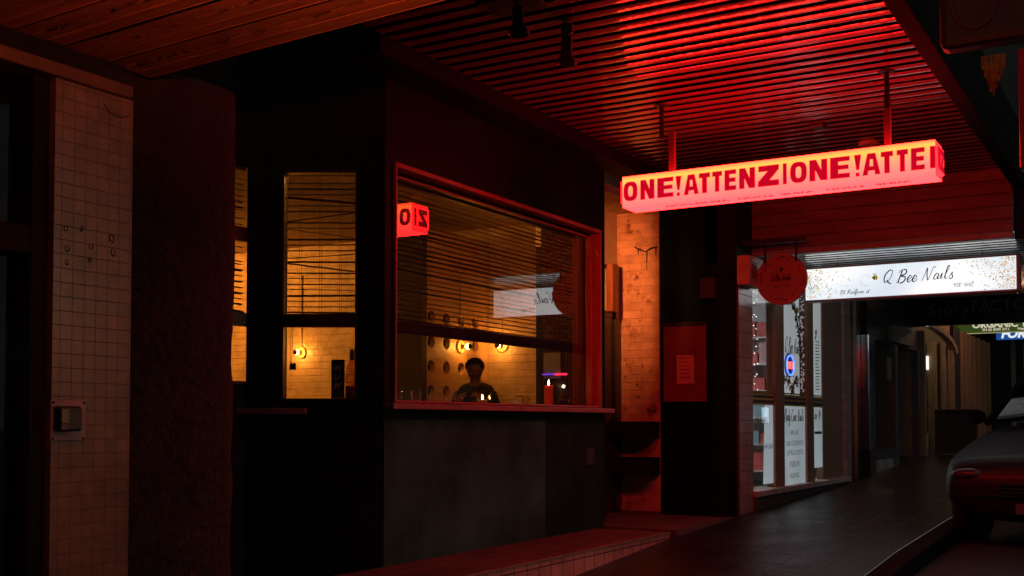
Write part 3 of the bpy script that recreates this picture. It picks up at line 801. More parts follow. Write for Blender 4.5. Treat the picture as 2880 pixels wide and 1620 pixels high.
# standing, facing -x in its own frame, hands raised in front of the chin
pz = -.98
zz = lambda p: (p[0], p[1], .88+(p[2]-.50)*.84)
J = [((0,0,.50),(.12,.16)), ((0,0,.72),(.11,.145)), ((-.02,0,.92),(.12,.165)), ((-.03,0,1.06),(.085,.13)), ((-.04,0,1.13),.062), ((-.055,0,1.20),.056),
     ((-.065,0,1.26),(.083,.070)), ((-.07,0,1.335),(.100,.082)), ((-.065,0,1.39),(.075,.062))]
pts = [j[0] for j in J]; rad = [j[1] for j in J]; ed = [(k, k+1) for k in range(8)]
def limb(start, seq):
    p = start
    for q, r in seq:
        pts.append(q); rad.append(r); ed.append((p, len(pts)-1)); p = len(pts)-1
    return p
for s in (-1, 1):
    h = limb(3, [((-.02,.150*s,1.03),.058), ((-.04,.205*s,.90),.047), ((-.08,.222*s,.78),.042), ((-.22,.175*s,.855),.036), ((-.34,.10*s,.985),.026), ((-.385,.075*s,1.0),(.018,.030))])
    for f, (dy, dz, l) in enumerate(((.026,.012,.8),(.010,.02,1.0),(-.008,.018,.95),(-.024,.010,.75))):
        limb(h, [((-.42,.075*s+dy*s,1.005+dz*.6),.0095), ((-.445*1,.06*s+dy*s*.9,1.008+dz*l),.0085), ((-.45,.035*s+dy*s*.7,1.0+dz*l),.0075)])
    limb(h, [((-.375,.055*s,1.035),.011), ((-.385,.03*s,1.045),.009)])
    limb(0, [((0,.09*s,.43),.088), ((-.01,.10*s,.02),.060), ((.01,.105*s,-.40),.044), ((-.02,.108*s,-.50),.036), ((-.13,.115*s,-.515),.028)])
pts = [zz(p) for p in pts]
person = thing('person', (3.99, 1.84, pz), 'dark haired person in a black jacket inside the bar, hands raised', 'person')
person.rotation_euler = (R(0), R(-4), R(22)); person.scale = (.95, .95, .97)
body = skinned('body', pts, ed, rad, skin, person, root=0)
# face
fm = MB()
fm.lathe((0,0,0), [(.001,0)], 3) if False else None
fc = MB(); fc.tube([(-.158,0,1.345),(-.178,0,1.305),(-.182,0,1.297),(-.165,0,1.288)], [.007,.012,.014,.008], 8)
for s in (-1, 1):
    fc.sphere((-.062,.082*s,1.31), .022, 10, 8, (.7,.35,1.2))
    fc.sphere((-.158,.032*s,1.338), .010, 8, 6)
fc.build('face_features', skin, person, smooth=True) if False else None
person['o'] = (0, 0, 0)
fc.v = [zz(p) for p in fc.v]
fo = fc.build('nose_and_ears', skin, person, smooth=True)
eb = MB()
for s in (-1, 1): eb.tube([(-.155,.014*s,1.362),(-.160,.034*s,1.366),(-.145,.056*s,1.360)], .0045, 6)
eb.v = [zz(p) for p in eb.v]; eb.build('eyebrows', hair_m, person, smooth=True)
ey = MB()
for s in (-1, 1): ey.sphere((-.1645,.032*s,1.339), .0055, 8, 6)
ey.v = [zz(p) for p in ey.v]; ey.build('eyes', black_gloss, person, smooth=True)
MB().tube([zz(p) for p in ((-.160,-.024,1.262),(-.168,0,1.260),(-.160,.024,1.262))], .005, 6).build('mouth', pm('lips', (.35,.14,.12), .5), person, smooth=True)
hr = MB()
for k in range(700):
    a = random.uniform(0, 2*math.pi); t = random.uniform(0, 1.05)
    d = Vector((math.cos(a)*math.sin(t*1.55), math.sin(a)*math.sin(t*1.55), math.cos(t*1.55)))
    if d.x < -.62 and d.z < .55: continue
    c = Vector((-.062+d.x*.104, d.y*.090, 1.335+d.z*.105))
    tang = Vector((random.gauss(-.2,.6), random.gauss(0,.6), random.gauss(-.2,.4))); tang -= d*tang.dot(d); tang.normalize()
    hr.tube([c-d*.012, c+d*.004+tang*.012, c+d*.008+tang*.03], [.006,.005,.001], 4)
hr.v = [zz(p) for p in hr.v]; hr.build('hair', hair_m, person)
jp = [j[0] for j in J[:4]]; jr = [(a+.018, b+.02) for a, b in (j[1] for j in J[:4])]; je = [(0,1),(1,2),(2,3)]
jp.append((-.042,0,1.165)); jr.append((.074,.078)); je.append((3,4))
for s in (-1, 1):
    b0 = len(jp)
    for q, r in (((-.02,.150*s,1.03),.074), ((-.04,.205*s,.90),.062), ((-.08,.222*s,.78),.056), ((-.22,.175*s,.855),.050), ((-.315,.12*s,.955),.042)):
        jp.append(q); jr.append(r)
    je += [(3, b0), (b0, b0+1), (b0+1, b0+2), (b0+2, b0+3), (b0+3, b0+4)]
jp = [zz(p) for p in jp]
skinned('jacket', jp, je, jr, jacket_m, person, root=0)
tp = [(0,0,.50)]; tr = [(.15,.18)]; te = []
for s in (-1, 1):
    b0 = len(tp)
    for q, r in (((0,.09*s,.43),.105), ((-.01,.10*s,.02),.078), ((.01,.105*s,-.40),.060), ((-.01,.106*s,-.45),.055)):
        tp.append(q); tr.append(r)
    te += [(0, b0), (b0, b0+1), (b0+1, b0+2), (b0+2, b0+3)]
tp = [zz(p) for p in tp]
skinned('trousers', tp, te, tr, pm('dark_trousers', (.02,.02,.025), .8), person, root=0)
# ------------------------------------------------------------------ neighbour on the left: pier, tiles, shop window
pier = MB()
ring = []
PX0, PX1, PY0, PY1 = -2.478, -1.665, -.62, -.02
n = 9; rr = .20
out = [(PX0, PY0+.0)]
out = [(PX0, -.50), (PX0+.03, -.55)]
for k in range(n+1):
    a = -math.pi/2+math.pi/2*k/n
    out.append((PX1-rr+rr*math.cos(a)-.07, PY0+.05+rr+rr*math.sin(a)))
out += [(PX1-.07, PY1), (PX0, PY1)]
lev = 60; pv = MB(); rows = []
from mathutils import noise as mnoise
for j in range(lev+1):
    z = -1.5+(2.95)*j/lev; row = []
    for k, (x, y) in enumerate(out):
        d = Vector((x-(PX0+.2), y-(PY0+.3), 0)); d.normalize()
        f = 0 if k in (0, len(out)-1) else mnoise.fractal(Vector((x*3, y*3, z*3.2)), 1.0, 2.2, 4)*.016
        row.append(len(pv.v)); pv.v.append((x+d.x*f, y+d.y*f, z))
    rows.append(row)
for a, b in zip(rows, rows[1:]):
    for k in range(len(out)):
        k2 = (k+1) % len(out); pv.f.append((a[k], a[k2], b[k2], b[k]))
pv.f.append(tuple(rows[-1])); pv.f.append(tuple(rows[0][::-1]))
tag(pv.build('stone_pier', stucco, smooth=True), 'rough dark stucco pier with a rounded edge between tiles and bar entry', 'pier')

tshop = thing('tiled_shop', (-4.5, -.3, -1.5), 'neighbouring shop front with a small square tile pillar and dark window', 'building')
bx(-2.832, -2.482, -.65, -.2, -1.7, 1.245).build('tile_pillar', tile_small, tshop)
bx(-8, -2.50, -.672, -.3, 1.245, 1.295).build('lintel', pm('lintel_paint', (.12,.085,.06), .6, var=.3, vs=5), tshop, bevel=.006)
bx(-8, -2.50, -.62, -.3, 1.295, 1.6).build('upper_wall', black, tshop)
bx(-14, -2.62, -.6, 6, 1.64, 12).build('upper_storey', MATS['upper_brick'], tshop)
fr = MB(); fr.box(-2.90, -2.832, -.62, -.5, -1.7, 1.245); fr.box(-8, -2.90, -.62, -.5, .60, .70); fr.box(-8, -2.90, -.62, -.5, -1.7, -.85)
wf = fr.build('shop_window', pm('shop_frame', (.012,.012,.012), .6, spec=.1), tshop, bevel=.004)
sub(wf, MB().quad((-8,-.55,-.85),(-2.9,-.55,-.85),(-2.9,-.55,1.245),(-8,-.55,1.245)), 'pane', clear_dim)
bx(-2.895, -2.885, -.60, -.56, .70, 1.2).build('glazing_bar', pm('dull_frame', (.05,.035,.03), .5), tshop)
bx(-8, -2.832, -.2, .0, -1.7, 1.6).build('inner_wall', pm('shop_inside', (.06,.055,.055), .8), tshop)
gf = MB()
for (x, z, w) in ((-2.783,.705,.02),(-2.714,.715,.016),(-2.773,.634,.024),(-2.669,.655,.022),(-2.579,.697,.028),(-2.773,.583,.018),(-2.677,.602,.016),(-2.569,.646,.026)):
    n = 7; ph = random.uniform(0, 6)
    pp = [(x+w*.5*math.cos(ph+k*.9)*(1-.07*k), -.6515, z+w*.55*math.sin(ph+k*.9)+random.uniform(-.003,.003)) for k in range(n)]
    gf.tube(pp, .0016, 4)
    gf.tube([(x-w*.4,-.6515,z-w*.3),(x+w*.3,-.6515,z-w*.45)], .0012, 4)
gf.tube([(-2.62,-.6515,1.20),(-2.60,-.6515,1.175),(-2.56,-.6515,1.165),(-2.52,-.6515,1.172),(-2.50,-.6515,1.19)], .002, 4)
gf.build('graffiti', pm('marker_ink', (.03,.022,.018), .6), tshop)
ic = thing('intercom', (-2.765, -.66, -.06), 'grey plate with a black entry keypad on the tiled pillar', 'intercom')
bx(-2.840, -2.692, -.659, -.650, -.062, .083).build('back_plate', pm('grey_plate', (.42,.38,.37), .5, var=.25, vs=20), ic, bevel=.003)
bx(-2.832, -2.738, -.700, -.659, -.028, .062).build('housing', pm('keypad_black', (.025,.025,.025), .4), ic, bevel=.008)
bx(-2.829, -2.80, -.7045, -.700, .002, .050).build('display', pm('keypad_display', (.32,.24,.12), .3), ic)
bx(-2.829, -2.80, -.7045, -.700, -.022, -.002).build('button_panel', pm('keypad_grey', (.12,.11,.11), .4), ic)
mb = MB()
for a in (-2.832, -2.70):
    for b in (-.054, .075): mb.lathe((a,-.6615,b), [(.005,.0025),(.005,0),(.001,-.001)], 8, 'Y')
mb.build('screws', dark_metal, ic)
cardo = thing('lit_notice', (-2.99, -.5, .22), 'small pale blue lit notice behind the dark shop window at the left edge', 'notice')
bx(-3.06, -2.935, -.50, -.49, .232, .282).build('sheet', emit('blue_notice', (.055,.20,.27), 1.0), cardo)
sc = thing('till_screen', (-2.98, -.45, -.06), 'thin cyan glow of a screen edge low in the dark shop window', 'screen')
bx(-3.05, -2.95, -.47, -.45, -.055, -.042).build('edge', emit('cyan_edge', (.02,.16,.22), 1.0), sc)
bx(-3.05, -2.945, -.45, -.42, -.07, .06).build('housing', black_gloss, sc)

# ------------------------------------------------------------------ the lit bar sign
sg = thing('hanging_sign', (1.81, -1.83, 1.51), 'long glowing red and yellow lightbox lettered ATTENZIONE hung across the footpath', 'sign')
SX0, SX1, SY0, SY1, SZ0, SZ1 = 1.70, 1.92, -2.872, -.79, 1.507, 1.722
face_m = facemat('sign_face', [(0, (1.0,.0105,.0100)), (.35, (1.0,.0150,.0115)), (.62, (1.0,.0215,.0090)), (.88, (1.0,.0320,.0050)), (1, (1.0,.015,.006))], 21.0)
under_m = emit('sign_underside', (1.0,.0108,.0115), 18.0)
end_m = emit('sign_end', (1.0,.006,.008), 11)
top_m = emit('sign_top', (1.0,.004,.008), 14)
q = MB(); q.quad((SX0,SY1,SZ0),(SX0,SY0,SZ0),(SX0,SY0,SZ1),(SX0,SY1,SZ1)); q.build('front_face', face_m, sg)
q = MB(); q.quad((SX1,SY1,SZ0),(SX1,SY0,SZ0),(SX1,SY0,SZ1),(SX1,SY1,SZ1)); q.build('back_face', face_m, sg)
q = MB(); q.quad((SX0,SY1,SZ0),(SX1,SY1,SZ0),(SX1,SY0,SZ0),(SX0,SY0,SZ0)); q.build('underside', under_m, sg)
q = MB(); q.quad((SX0,SY1,SZ1),(SX1,SY1,SZ1),(SX1,SY0,SZ1),(SX0,SY0,SZ1)); q.build('top', top_m, sg)
q = MB(); q.quad((SX0,SY1,SZ0),(SX1,SY1,SZ0),(SX1,SY1,SZ1),(SX0,SY1,SZ1)); q.build('end_face', end_m, sg)
q = MB(); q.quad((SX0,SY0,SZ0),(SX1,SY0,SZ0),(SX1,SY0,SZ1),(SX0,SY0,SZ1)); end_k = emit('sign_kerb_end', (1.0,.022,.03), 3.0); q.build('end_face', end_k, sg)
letter_m = emit('sign_letters', (.52,.0015,.016), 1.0)
LET = [('O',.80,.905),('N',.928,1.032),('E',1.054,1.172),('!',1.188,1.23),('A',1.248,1.355),('T',1.357,1.435),('T',1.451,1.519),('E',1.537,1.617),('N',1.638,1.746),('Z',1.766,1.906),('I',1.932,1.957),('O',1.98,2.088),('N',2.105,2.219),('E',2.237,2.36),('!',2.387,2.431),('A',2.438,2.548),('T',2.551,2.624),('T',2.646,2.713),('E',2.73,2.811)]
mb = MB()
for c, a, b in LET: block_letter(c, a, b, 1.548, 1.684, fX(SX0), -.001, .005, mb)
mb.prism([(2.841,1.548),(2.841,1.684),(2.872,1.684),(2.872,1.548)], fX(SX0), -.001, .005)
mb.build('lettering', letter_m, sg)
# end faces: raised letter band with the wrapped letters
fe = lambda y, s: (lambda u, v, d: Vector((SX0+u, y+s*d, v)))
mb = MB(); f1 = fe(SY0, -1)
bx(SX0+.004, SX1-.004, SY0-.014, SY0, 1.538, 1.694).build('end_band', end_k, sg, bevel=.002)
bx(SX0+.004, SX1-.004, SY1, SY1+.014, 1.538, 1.694).build('end_band', end_m, sg, bevel=.002)
mb.prism([(.006,1.548),(.006,1.684),(.03,1.684),(.052,1.61),(.052,1.684),(.082,1.684),(.082,1.548),(.056,1.548),(.03,1.63),(.03,1.548)], f1, .013, .017)
block_letter('Z', .095, .20, 1.548, 1.684, f1, .013, .017, mb)
f2 = lambda u, v, d: Vector((SX1-u, SY1+d, v))       # seen from the wall: right runs towards the camera side
block_letter('Z', .03, .150, 1.548, 1.684, f2, .013, .017, mb); block_letter('I', .178, .206, 1.548, 1.684, f2, .013, .017, mb)
mb.build('end_lettering', letter_m, sg)
mb = MB(); fb = lambda u, v, d: Vector((SX1+d, u, v))
u = -2.85
for c in 'ONE!ATTENZIONE!ATTEN':
    w = .025 if c == 'I' else (.043 if c == '!' else .105)
    if u+w > -.80: break
    block_letter(c, u, u+w, 1.548, 1.684, fb, -.001, .005, mb); u += w+.02
mb.build('back_lettering', letter_m, sg)
mb = MB(); fu = lambda u, v, d: Vector((v, u, SZ0-d))
y = -1.10; words = ['FOOD','·','WINE','·','FOOD','·','WINE','·','FOOD','·','WINE']
ys = [-1.19,-1.31,-1.42,-1.56,-1.71,-1.84,-1.99,-2.15,-2.30,-2.46,-2.60]
for w, yy in zip(words, ys):
    q = text_mb(w, .085, fu, yy, 1.775, bold=.002, d=.0015, align='CENTER', sx=1.0); i = len(mb.v); mb.v += q.v; mb.f += [tuple(a+i for a in f) for f in q.f]
mb.build('underside_lettering', letter_m, sg)
for y, zt in ((-1.12, 2.03), (-2.57, 2.06)):
    mb = MB(); mb.box(1.79, 1.83, y-.02, y+.02, SZ1-.01, zt); mb.build('hanger', pm('hanger_paint', (.16,.10,.10), .4), sg, bevel=.003)
    mb = MB(); mb.lathe((1.80, y+.075 if y > -2 else y, 1.98), [(.016,0),(.016,.23),(.05,.232),(.055,.245)], 14)
    mb.build('ceiling_stem', dark_metal, sg)

# small fittings on the red ceiling
def spot(loc, label, aim, first=None):
    if first:
        t = first.copy(); COL.objects.link(t); t.location = loc; t['label'] = label; t.rotation_euler = aim
        for c_ in first.children: c = c_.copy(); COL.objects.link(c); c.parent = t
        return t
    t = thing('spotlight', loc, label, 'spotlight', 'unlit spotlights under the red awning'); t['o'] = (0,0,0)
    MB().lathe((0,0,0), [(.035,0),(.035,-.05),(.03,-.055)], 16).build('mount', black_gloss, t)
    MB().tube([(0,0,-.05),(0,.0,-.075)], .012, 8).build('knuckle', black_gloss, t)
    MB().lathe((0,0,-.07), [(.028,0),(.031,-.02),(.031,-.09),(.055,-.135),(.0585,-.14),(.0585,-.150),(.05,-.146),(.02,-.11)], 24).build('shade', pm('spot_black', (.02,.02,.02), .3), t, smooth=True)
    return t
s0 = spot((.0, -1.245, 2.205), 'black flared spotlight hanging alone on the dim red ceiling', None)
s0.rotation_euler = (R(6), R(-8), 0)
spot((-.42, -1.17, 2.245), 'black spotlight nearest the top edge of the picture', (R(-3), R(2), 0), s0)
bx(-.62, -.28, -1.28, -.98, 2.215, 2.32).build('junction_box', black_gloss) if False else None
bx(-.53, -.30, -1.30, -.98, 2.19, 2.215).build('ceiling_plate', black_gloss, aw, bevel=.004)
dl = tag(MB().lathe((3.6,-2.05,2.19), [(.07,0),(.085,.004),(.085,.032)], 24).build('downlight', pm('downlight_trim', (.4,.38,.36), .3)), 'small round unlit downlight on the ceiling just below the lit sign', 'light')
bx(2.8, 2.9, -1.9, -1.8, 2.19, 2.22).build('ceiling_cap', black_gloss, aw, bevel=.006)

# dark box sign high on the right and the lit red one under it
db = thing('box_sign', (.2, -3.5, 1.74), 'big unlit black box sign with a faint ring at the top right corner', 'sign')
bx(0, .14, -3.9, -3.185, 1.735, 2.6).build('housing', pm('box_black', (.035,.035,.036), .5), db, bevel=.035)
ringp = [(-.006, -3.345+.105*math.cos(2*math.pi*k/32), 1.955+.15*math.sin(2*math.pi*k/32)) for k in range(33)]
MB().tube(ringp, .006, 6).build('ring_emblem', pm('ring_paint', (.09,.035,.035), .5), db)
MB().tube([(-.006,-3.36,2.09),(-.006,-3.345,1.99)], .005, 6).build('ring_tick', MATS['ring_paint'], db)
fl_ = MB()
for k in range(9):
    a = -3.325-.0125*k; zb = 1.735-.17*min(1, (k+1)/4.5) if k < 5 else 1.565+.03*(k-4)
    fl_.prism([(-a,1.76),(-a+.0110,1.76),(-a+.0110+.003*(4-k)*.3,zb),(-a+.003*(4-k)*.3,zb)], fX(.30), -.004*(k % 2), .004+.004*(k % 2))
tag(fl_.build('ribbed_flashing', pm('yellow_flashing', (.40,.40,.17), .6, var=.6, vs=25), smooth=True), 'ribbed yellowish scrap of awning flashing below the big black box sign', 'flashing')
rs = thing('red_blade_sign', (.3, -3.8, .6), 'red lit blade sign cut off by the right edge of the picture', 'sign')
bx(.06, .20, -4.3, -3.515, 1.15, 1.70).build('housing', pm('red_casing', (.5,.03,.05), .35), rs, bevel=.01)
q = MB(); q.quad((.055,-4.28,1.17),(.055,-3.58,1.17),(.055,-3.58,1.68),(.055,-4.28,1.68)); q.build('lit_face', emit('red_sign_face', (1.0,.03,.05), .30), rs)
MB().cyl((.14,-4.05,-1.3),(.14,-4.05,1.15), .03, 12).build('post', dark_metal, rs)

# ------------------------------------------------------------------ things in the porch
pb = thing('poster_case', (4.58, -.1, .2), 'dark red poster case with one bright sheet on the black wall', 'poster')
bx(4.570, 4.588, -.315, .112, .205, .92).build('backing', pm('poster_red', (.27,.07,.07), .22, var=.25, coat=.6), pb, bevel=.003)
bx(4.562, 4.588, -.32, .118, .92, .96).build('top_rail', black_gloss, pb, bevel=.003)
q = bx(4.566, 4.570, -.198, -.024, .375, .645); sh = q.build('sheet', pm('paper', (.85,.45,.42), .6), pb)
mb = MB(); fp = fX(4.566)
for k in range(6):
    mb.prism([(.045,.61-k*.036),(.045,.622-k*.036),(.045+.13*(.5+.5*random.random()),.622-k*.036),(.17,.61-k*.036)], fp, 0, .001)
sub(sh, mb, 'printed_lines', pm('print_grey', (.35,.12,.12), .6))
sh_ = thing('shadow_band_boards', (4.5, .4, -.32), 'pair of black boards standing in for shadow bands at the foot of the brick pier', 'shelf')  # boards put in for the shadow bands across the pier
bx(4.34, 4.585, .158, .63, -.14, .018).build('board', black, sh_, bevel=.004) 
bx(4.34, 4.585, .158, .63, -.49, -.322).build('board', black, sh_, bevel=.004)
pl = thing('porch_lamp', (3.07, .33, 1.5), 'warm porch lamp hidden behind the end of the bar front', 'lamp')
bx(3.05, 3.075, .28, .38, 1.46, 1.62).build('back_plate', dark_metal, pl)
MB().lathe((3.075,.33,1.54), [(.035,0),(.04,.02),(.04,.05),(.036,.05),(.03,.02)], 20, 'X').build('lamp_head', dark_metal, pl)
pls = D.objects.new('lamp_light', D.lights.new('lamp_light', 'SPOT')); COL.objects.link(pls); pls.parent = pl
pls.data.energy = 112; pls.data.color = (1.0, .29, .065); pls.data.spot_size = R(86); pls.data.spot_blend = 1.0; pls.data.shadow_soft_size = .03
pls.location = Vector((3.135,.33,1.54))-Vector(pl.location)
pls.rotation_euler = (Vector((4.6,.85,1.30))-Vector((3.135,.33,1.54))).to_track_quat('-Z', 'Y').to_euler()
eb_ = tag(bx(4.46, 4.585, -.44, -.30, 1.16, 1.35).build('meter_box', pm('meter_black', (.05,.05,.05), .5), bevel=.008), 'black electrical box fixed high on the dark wall corner', 'box')

# ------------------------------------------------------------------ nail salon
ns = thing('nail_salon', (6.8, 0, -.8), 'bright white nail salon with tall timber framed windows and tiled pillars', 'building')
poly = [(4.60,.158),(4.60,-.42),(4.66,-.535),(4.68,-.598),(5.0,-.598),(5.0,.158)]
mb = MB(); mb.prism(poly, lambda u, v, d: Vector((u, v, d)), -1.0, 2.75); mb.build('end_wall', pm('charcoal_wall', (.005,.026,.026), .6, spec=.08, var=.3, bs=.15), ns)
bx(4.60, 5.0, -.625, -.6, -1.0, 1.27).build('tile_pillar', tile_salon, ns, bevel=.004)
bx(8.45, 8.78, -.625, -.3, -.9, 1.6).build('tile_pillar', tile_salon, ns, bevel=.004)
bx(4.6, 8.78, -.60, -.3, 1.50, 2.7).build('upper_wall', black, ns)
bx(4.98, 8.52, -.68, -.4, -.70, -.645).build('window_sill', pm('stone_sill', (.55,.48,.42), .5, var=.3, vs=10), ns, bevel=.005)
bx(4.98, 8.50, -.66, -.4, -1.0, -.70).build('plinth', pm('plinth_dark', (.06,.05,.05), .6), ns)
fr = MB(); fr.box(5.73, 6.04, -.615, -.52, -.645, 1.5); fr.box(6.87, 7.14, -.615, -.52, -.645, 1.5); fr.box(7.57, 8.45, -.60, -.52, -.645, 1.5)
fo = fr.build('window_frame', timber, ns, bevel=.008)
bx(5.0, 7.57, -.592, -.55, .195, .30).build('band_rail', pm('band_black', (.03,.025,.02), .4), ns)
bz = MB()
for z in (.182, .232, .277, .303): bz.box(5.0, 7.57, -.596, -.592, z, z+.016)
bz.build('band_stripes', pm('band_gold', (.6,.45,.05), .35), ns)
salon_pane = MB()
for a, b in ((5.0,5.73),(6.04,6.87),(7.14,7.57)):
    for c, d in ((-.645,.19),(.305,1.5)): MB().quad((a,-.598,c),(b,-.598,c),(b,-.598,d),(a,-.598,d)).build('pane', clear, ns)
def frost(name, col, s, var):
    m, nt, b, o = nodes(name)
    c = ramp(nt, noise(nt, 1.6, 3, .5), [(.3, tuple(x*(1-var) for x in col)), (.7, col)])
    nt.links.new(c, b.inputs['Emission Color']); b.inputs['Emission Strength'].default_value = s
    b.inputs['Base Color'].default_value = (.6,.6,.6,1); b.inputs['Roughness'].default_value = .5
    return m
frost_m = frost('backlit_frosting', (.34,.41,.435), 1.15, .25)
frost_w = frost('backlit_white_blind', (.37,.40,.42), 1.15, .15)
MB().quad((6.04,-.588,-.645),(6.87,-.588,-.645),(6.87,-.588,.19),(6.04,-.588,.19)).build('frosting', frost_m, ns)
MB().quad((7.14,-.588,-.50),(7.57,-.588,-.50),(7.57,-.588,.19),(7.14,-.588,.19)).build('frosting', frost_m, ns)
MB().quad((5.40,-.588,-.60),(5.73,-.588,-.60),(5.73,-.588,.185),(5.46,-.588,.185)).build('frosting', frost_m, ns)
MB().quad((6.04,-.582,.30),(6.70,-.582,.30),(6.70,-.582,1.5),(6.04,-.582,1.5)).build('white_blind', frost_w, ns)
MB().quad((7.14,-.582,.30),(7.57,-.582,.30),(7.57,-.582,1.5),(7.14,-.582,1.5)).build('white_blind', frost_w, ns)
# room behind
bx(5.0, 8.45, 3.0, 3.1, -.8, 1.6).build('room_back_wall', pm('salon_wall', (.7,.68,.68), .6), ns)
bx(4.82, 4.9, -.4, 3.0, -.8, 1.6).build('room_side_wall', MATS['salon_wall'], ns)
bx(8.45, 8.55, -.3, 3.0, -.8, 1.6).build('room_side_wall', MATS['salon_wall'], ns)
bx(4.9, 8.45, -.4, 3.0, -.82, -.76).build('room_floor', pm('salon_floor', (.3,.26,.22), .4), ns)
bx(4.9, 8.45, -.45, 3.0, 1.55, 1.6).build('room_ceiling', MATS['salon_wall'], ns)
tu = thing('ceiling_tube_light', (6.7, 1.5, 1.53), 'white tube light on the salon ceiling behind the windows', 'light')
bx(5.6, 7.8, 1.45, 1.55, 1.525, 1.548).build('tube', emit('tube_white', (.85,.95,1.0), 45), tu)
# shelves with pink goods behind the first pane
sh2 = thing('display_shelf', (8.25, .6, -.76), 'shelf of pink and red nail products behind the first salon window', 'shelf')
for k in range(6): bx(8.10, 8.40, -.28, 1.6, -.60+k*.33, -.58+k*.33).build('shelf_board', white_paint, sh2)
bx(8.10, 8.40, 1.6, 1.63, -.76, 1.4).build('side_panel', white_paint, sh2)
mb = [MB(), MB(), MB()]
for k in range(6):
    y = -.26
    while y < 1.5:
        w = random.uniform(.08, .26); h = random.uniform(.12, .27)
        mb[0 if k == 3 else random.randrange(3)].box(8.16, 8.36, y, y+w, -.58+k*.33, -.58+k*.33+h); y += w+.02
for m_, c in zip(mb, ((.60,.10,.09),(.6,.33,.33),(.25,.38,.42))): m_.build('boxed_goods', pm('goods_%d' % int(c[1]*100), c, .5), sh2)
fy = thing('fairy_lights', (5.35, -.44, .3), 'curtain of tiny white fairy lights inside the first salon window', 'lights')
mb = MB(); wr = MB()
for s in range(9):
    x = 5.06+s*.078
    for k in range(9):
        mb.sphere((x+random.gauss(0,.012), -.44, .36+k*.125+random.uniform(-.05,.05)), .0042, 6, 4)
    wr.tube([(x,-.44,.34),(x,-.44,1.49)], .0012, 4)
mb.build('bulbs', emit('fairy_white', (1,.95,.88), 5), fy); wr.build('wires', white_paint, fy)
# window lettering
inkm = pm('window_ink', (.14,.15,.15), .5, var=0); goldm = pm('window_gold', (.42,.30,.05), .4, var=0); brownm = pm('window_brown', (.30,.20,.16), .5, var=0)
fw_ = fY(-.600)
lt = MB()
def addm(a, b): i = len(a.v); a.v += b.v; a.f += [tuple(x+i for x in f) for f in b.f]
script_mb('Q Bee Nails', .17, fw_, 6.10, .74, .0026, d=.002, width=.56, mb=lt)
script_mb('Body Care Nails', .13, fw_, 6.06, .02, .0024, d=.002, width=.70, mb=lt)
addm(lt, text_mb('NAIL ART', .075, fw_, 6.43, -.12, align='CENTER'))
addm(lt, text_mb('LASH EXTENSIONS', .075, fw_, 6.45, -.235, align='CENTER', sx=1.02))
addm(lt, text_mb('LIFTING & TINTING', .075, fw_, 6.46, -.335, align='CENTER', sx=.95))
addm(lt, text_mb('AVAILABLE', .07, fw_, 5.70, -.25, align='RIGHT'))
for k in range(16):
    lt.prism([(7.26,.92-k*.036),(7.26,.93-k*.036),(7.26+.22*(.5+.5*random.random()),.93-k*.036),(7.40,.92-k*.036)], fw_, .001, .002)
lt.prism([(7.2,-.12),(7.2,-.09),(7.5,-.09),(7.5,-.12)], fw_, .001, .002)
script_mb('y', .12, fw_, 7.26, 1.0, .004, d=.002, mb=lt); script_mb('a 4', .10, fw_, 7.2, .05, .004, d=.002, width=.25, mb=lt)
lt.build('window_lettering', inkm, ns)
lt = text_mb('VOUCHERS', .085, fw_, 5.32, .0, align='CENTER', sx=.9); addm(lt, text_mb('GIFT', .07, fw_, 5.30, -.25, align='CENTER'))
lt.build('gold_lettering', goldm, ns)
lt = text_mb('EYEBROW', .085, fw_, 6.42, -.46, align='CENTER', sx=.95); addm(lt, text_mb('WAXING', .085, fw_, 6.42, -.58, align='CENTER', sx=.95))
lt.build('brown_lettering', brownm, ns)
# open sign
opn = thing('neon_open_sign', (6.20, -.606, .5), 'oval neon OPEN sign with blue ring and red letters in the salon window', 'sign')
oc = (6.26, .61)
MB().prism([(oc[0]+.155*math.cos(2*math.pi*k/32), oc[1]+.128*math.sin(2*math.pi*k/32)) for k in range(32)], fY(-.606), -.01, 0).build('backing', pm('neon_back', (.03,.03,.06), .4), opn)
MB().tube([(oc[0]+.13*math.cos(2*math.pi*k/32),-.614,oc[1]+.105*math.sin(2*math.pi*k/32)) for k in range(33)], .008, 8).build('ring_tube', emit('neon_blue', (.10,.22,1.0), 2.2), opn)
mb = MB()
for i, ch_ in enumerate('OPEN'):
    u = oc[0]-.088+i*.046; z0_, h_ = oc[1]-.035, .07; w = .034
    st_ = {'O': [[(0,0),(0,1),(1,1),(1,0),(0,0)]], 'P': [[(0,0),(0,1),(1,1),(1,.5),(0,.5)]], 'E': [[(1,0),(0,0),(0,1),(1,1)],[(0,.5),(.8,.5)]], 'N': [[(0,0),(0,1),(1,0),(1,1)]]}[ch_]
    for p in st_: mb.tube([(u+a*w,-.618,z0_+b*h_) for a, b in p], .0036, 6)
mb.build('letter_tube', emit('neon_red', (1.0,.08,.06), 3.5), opn)
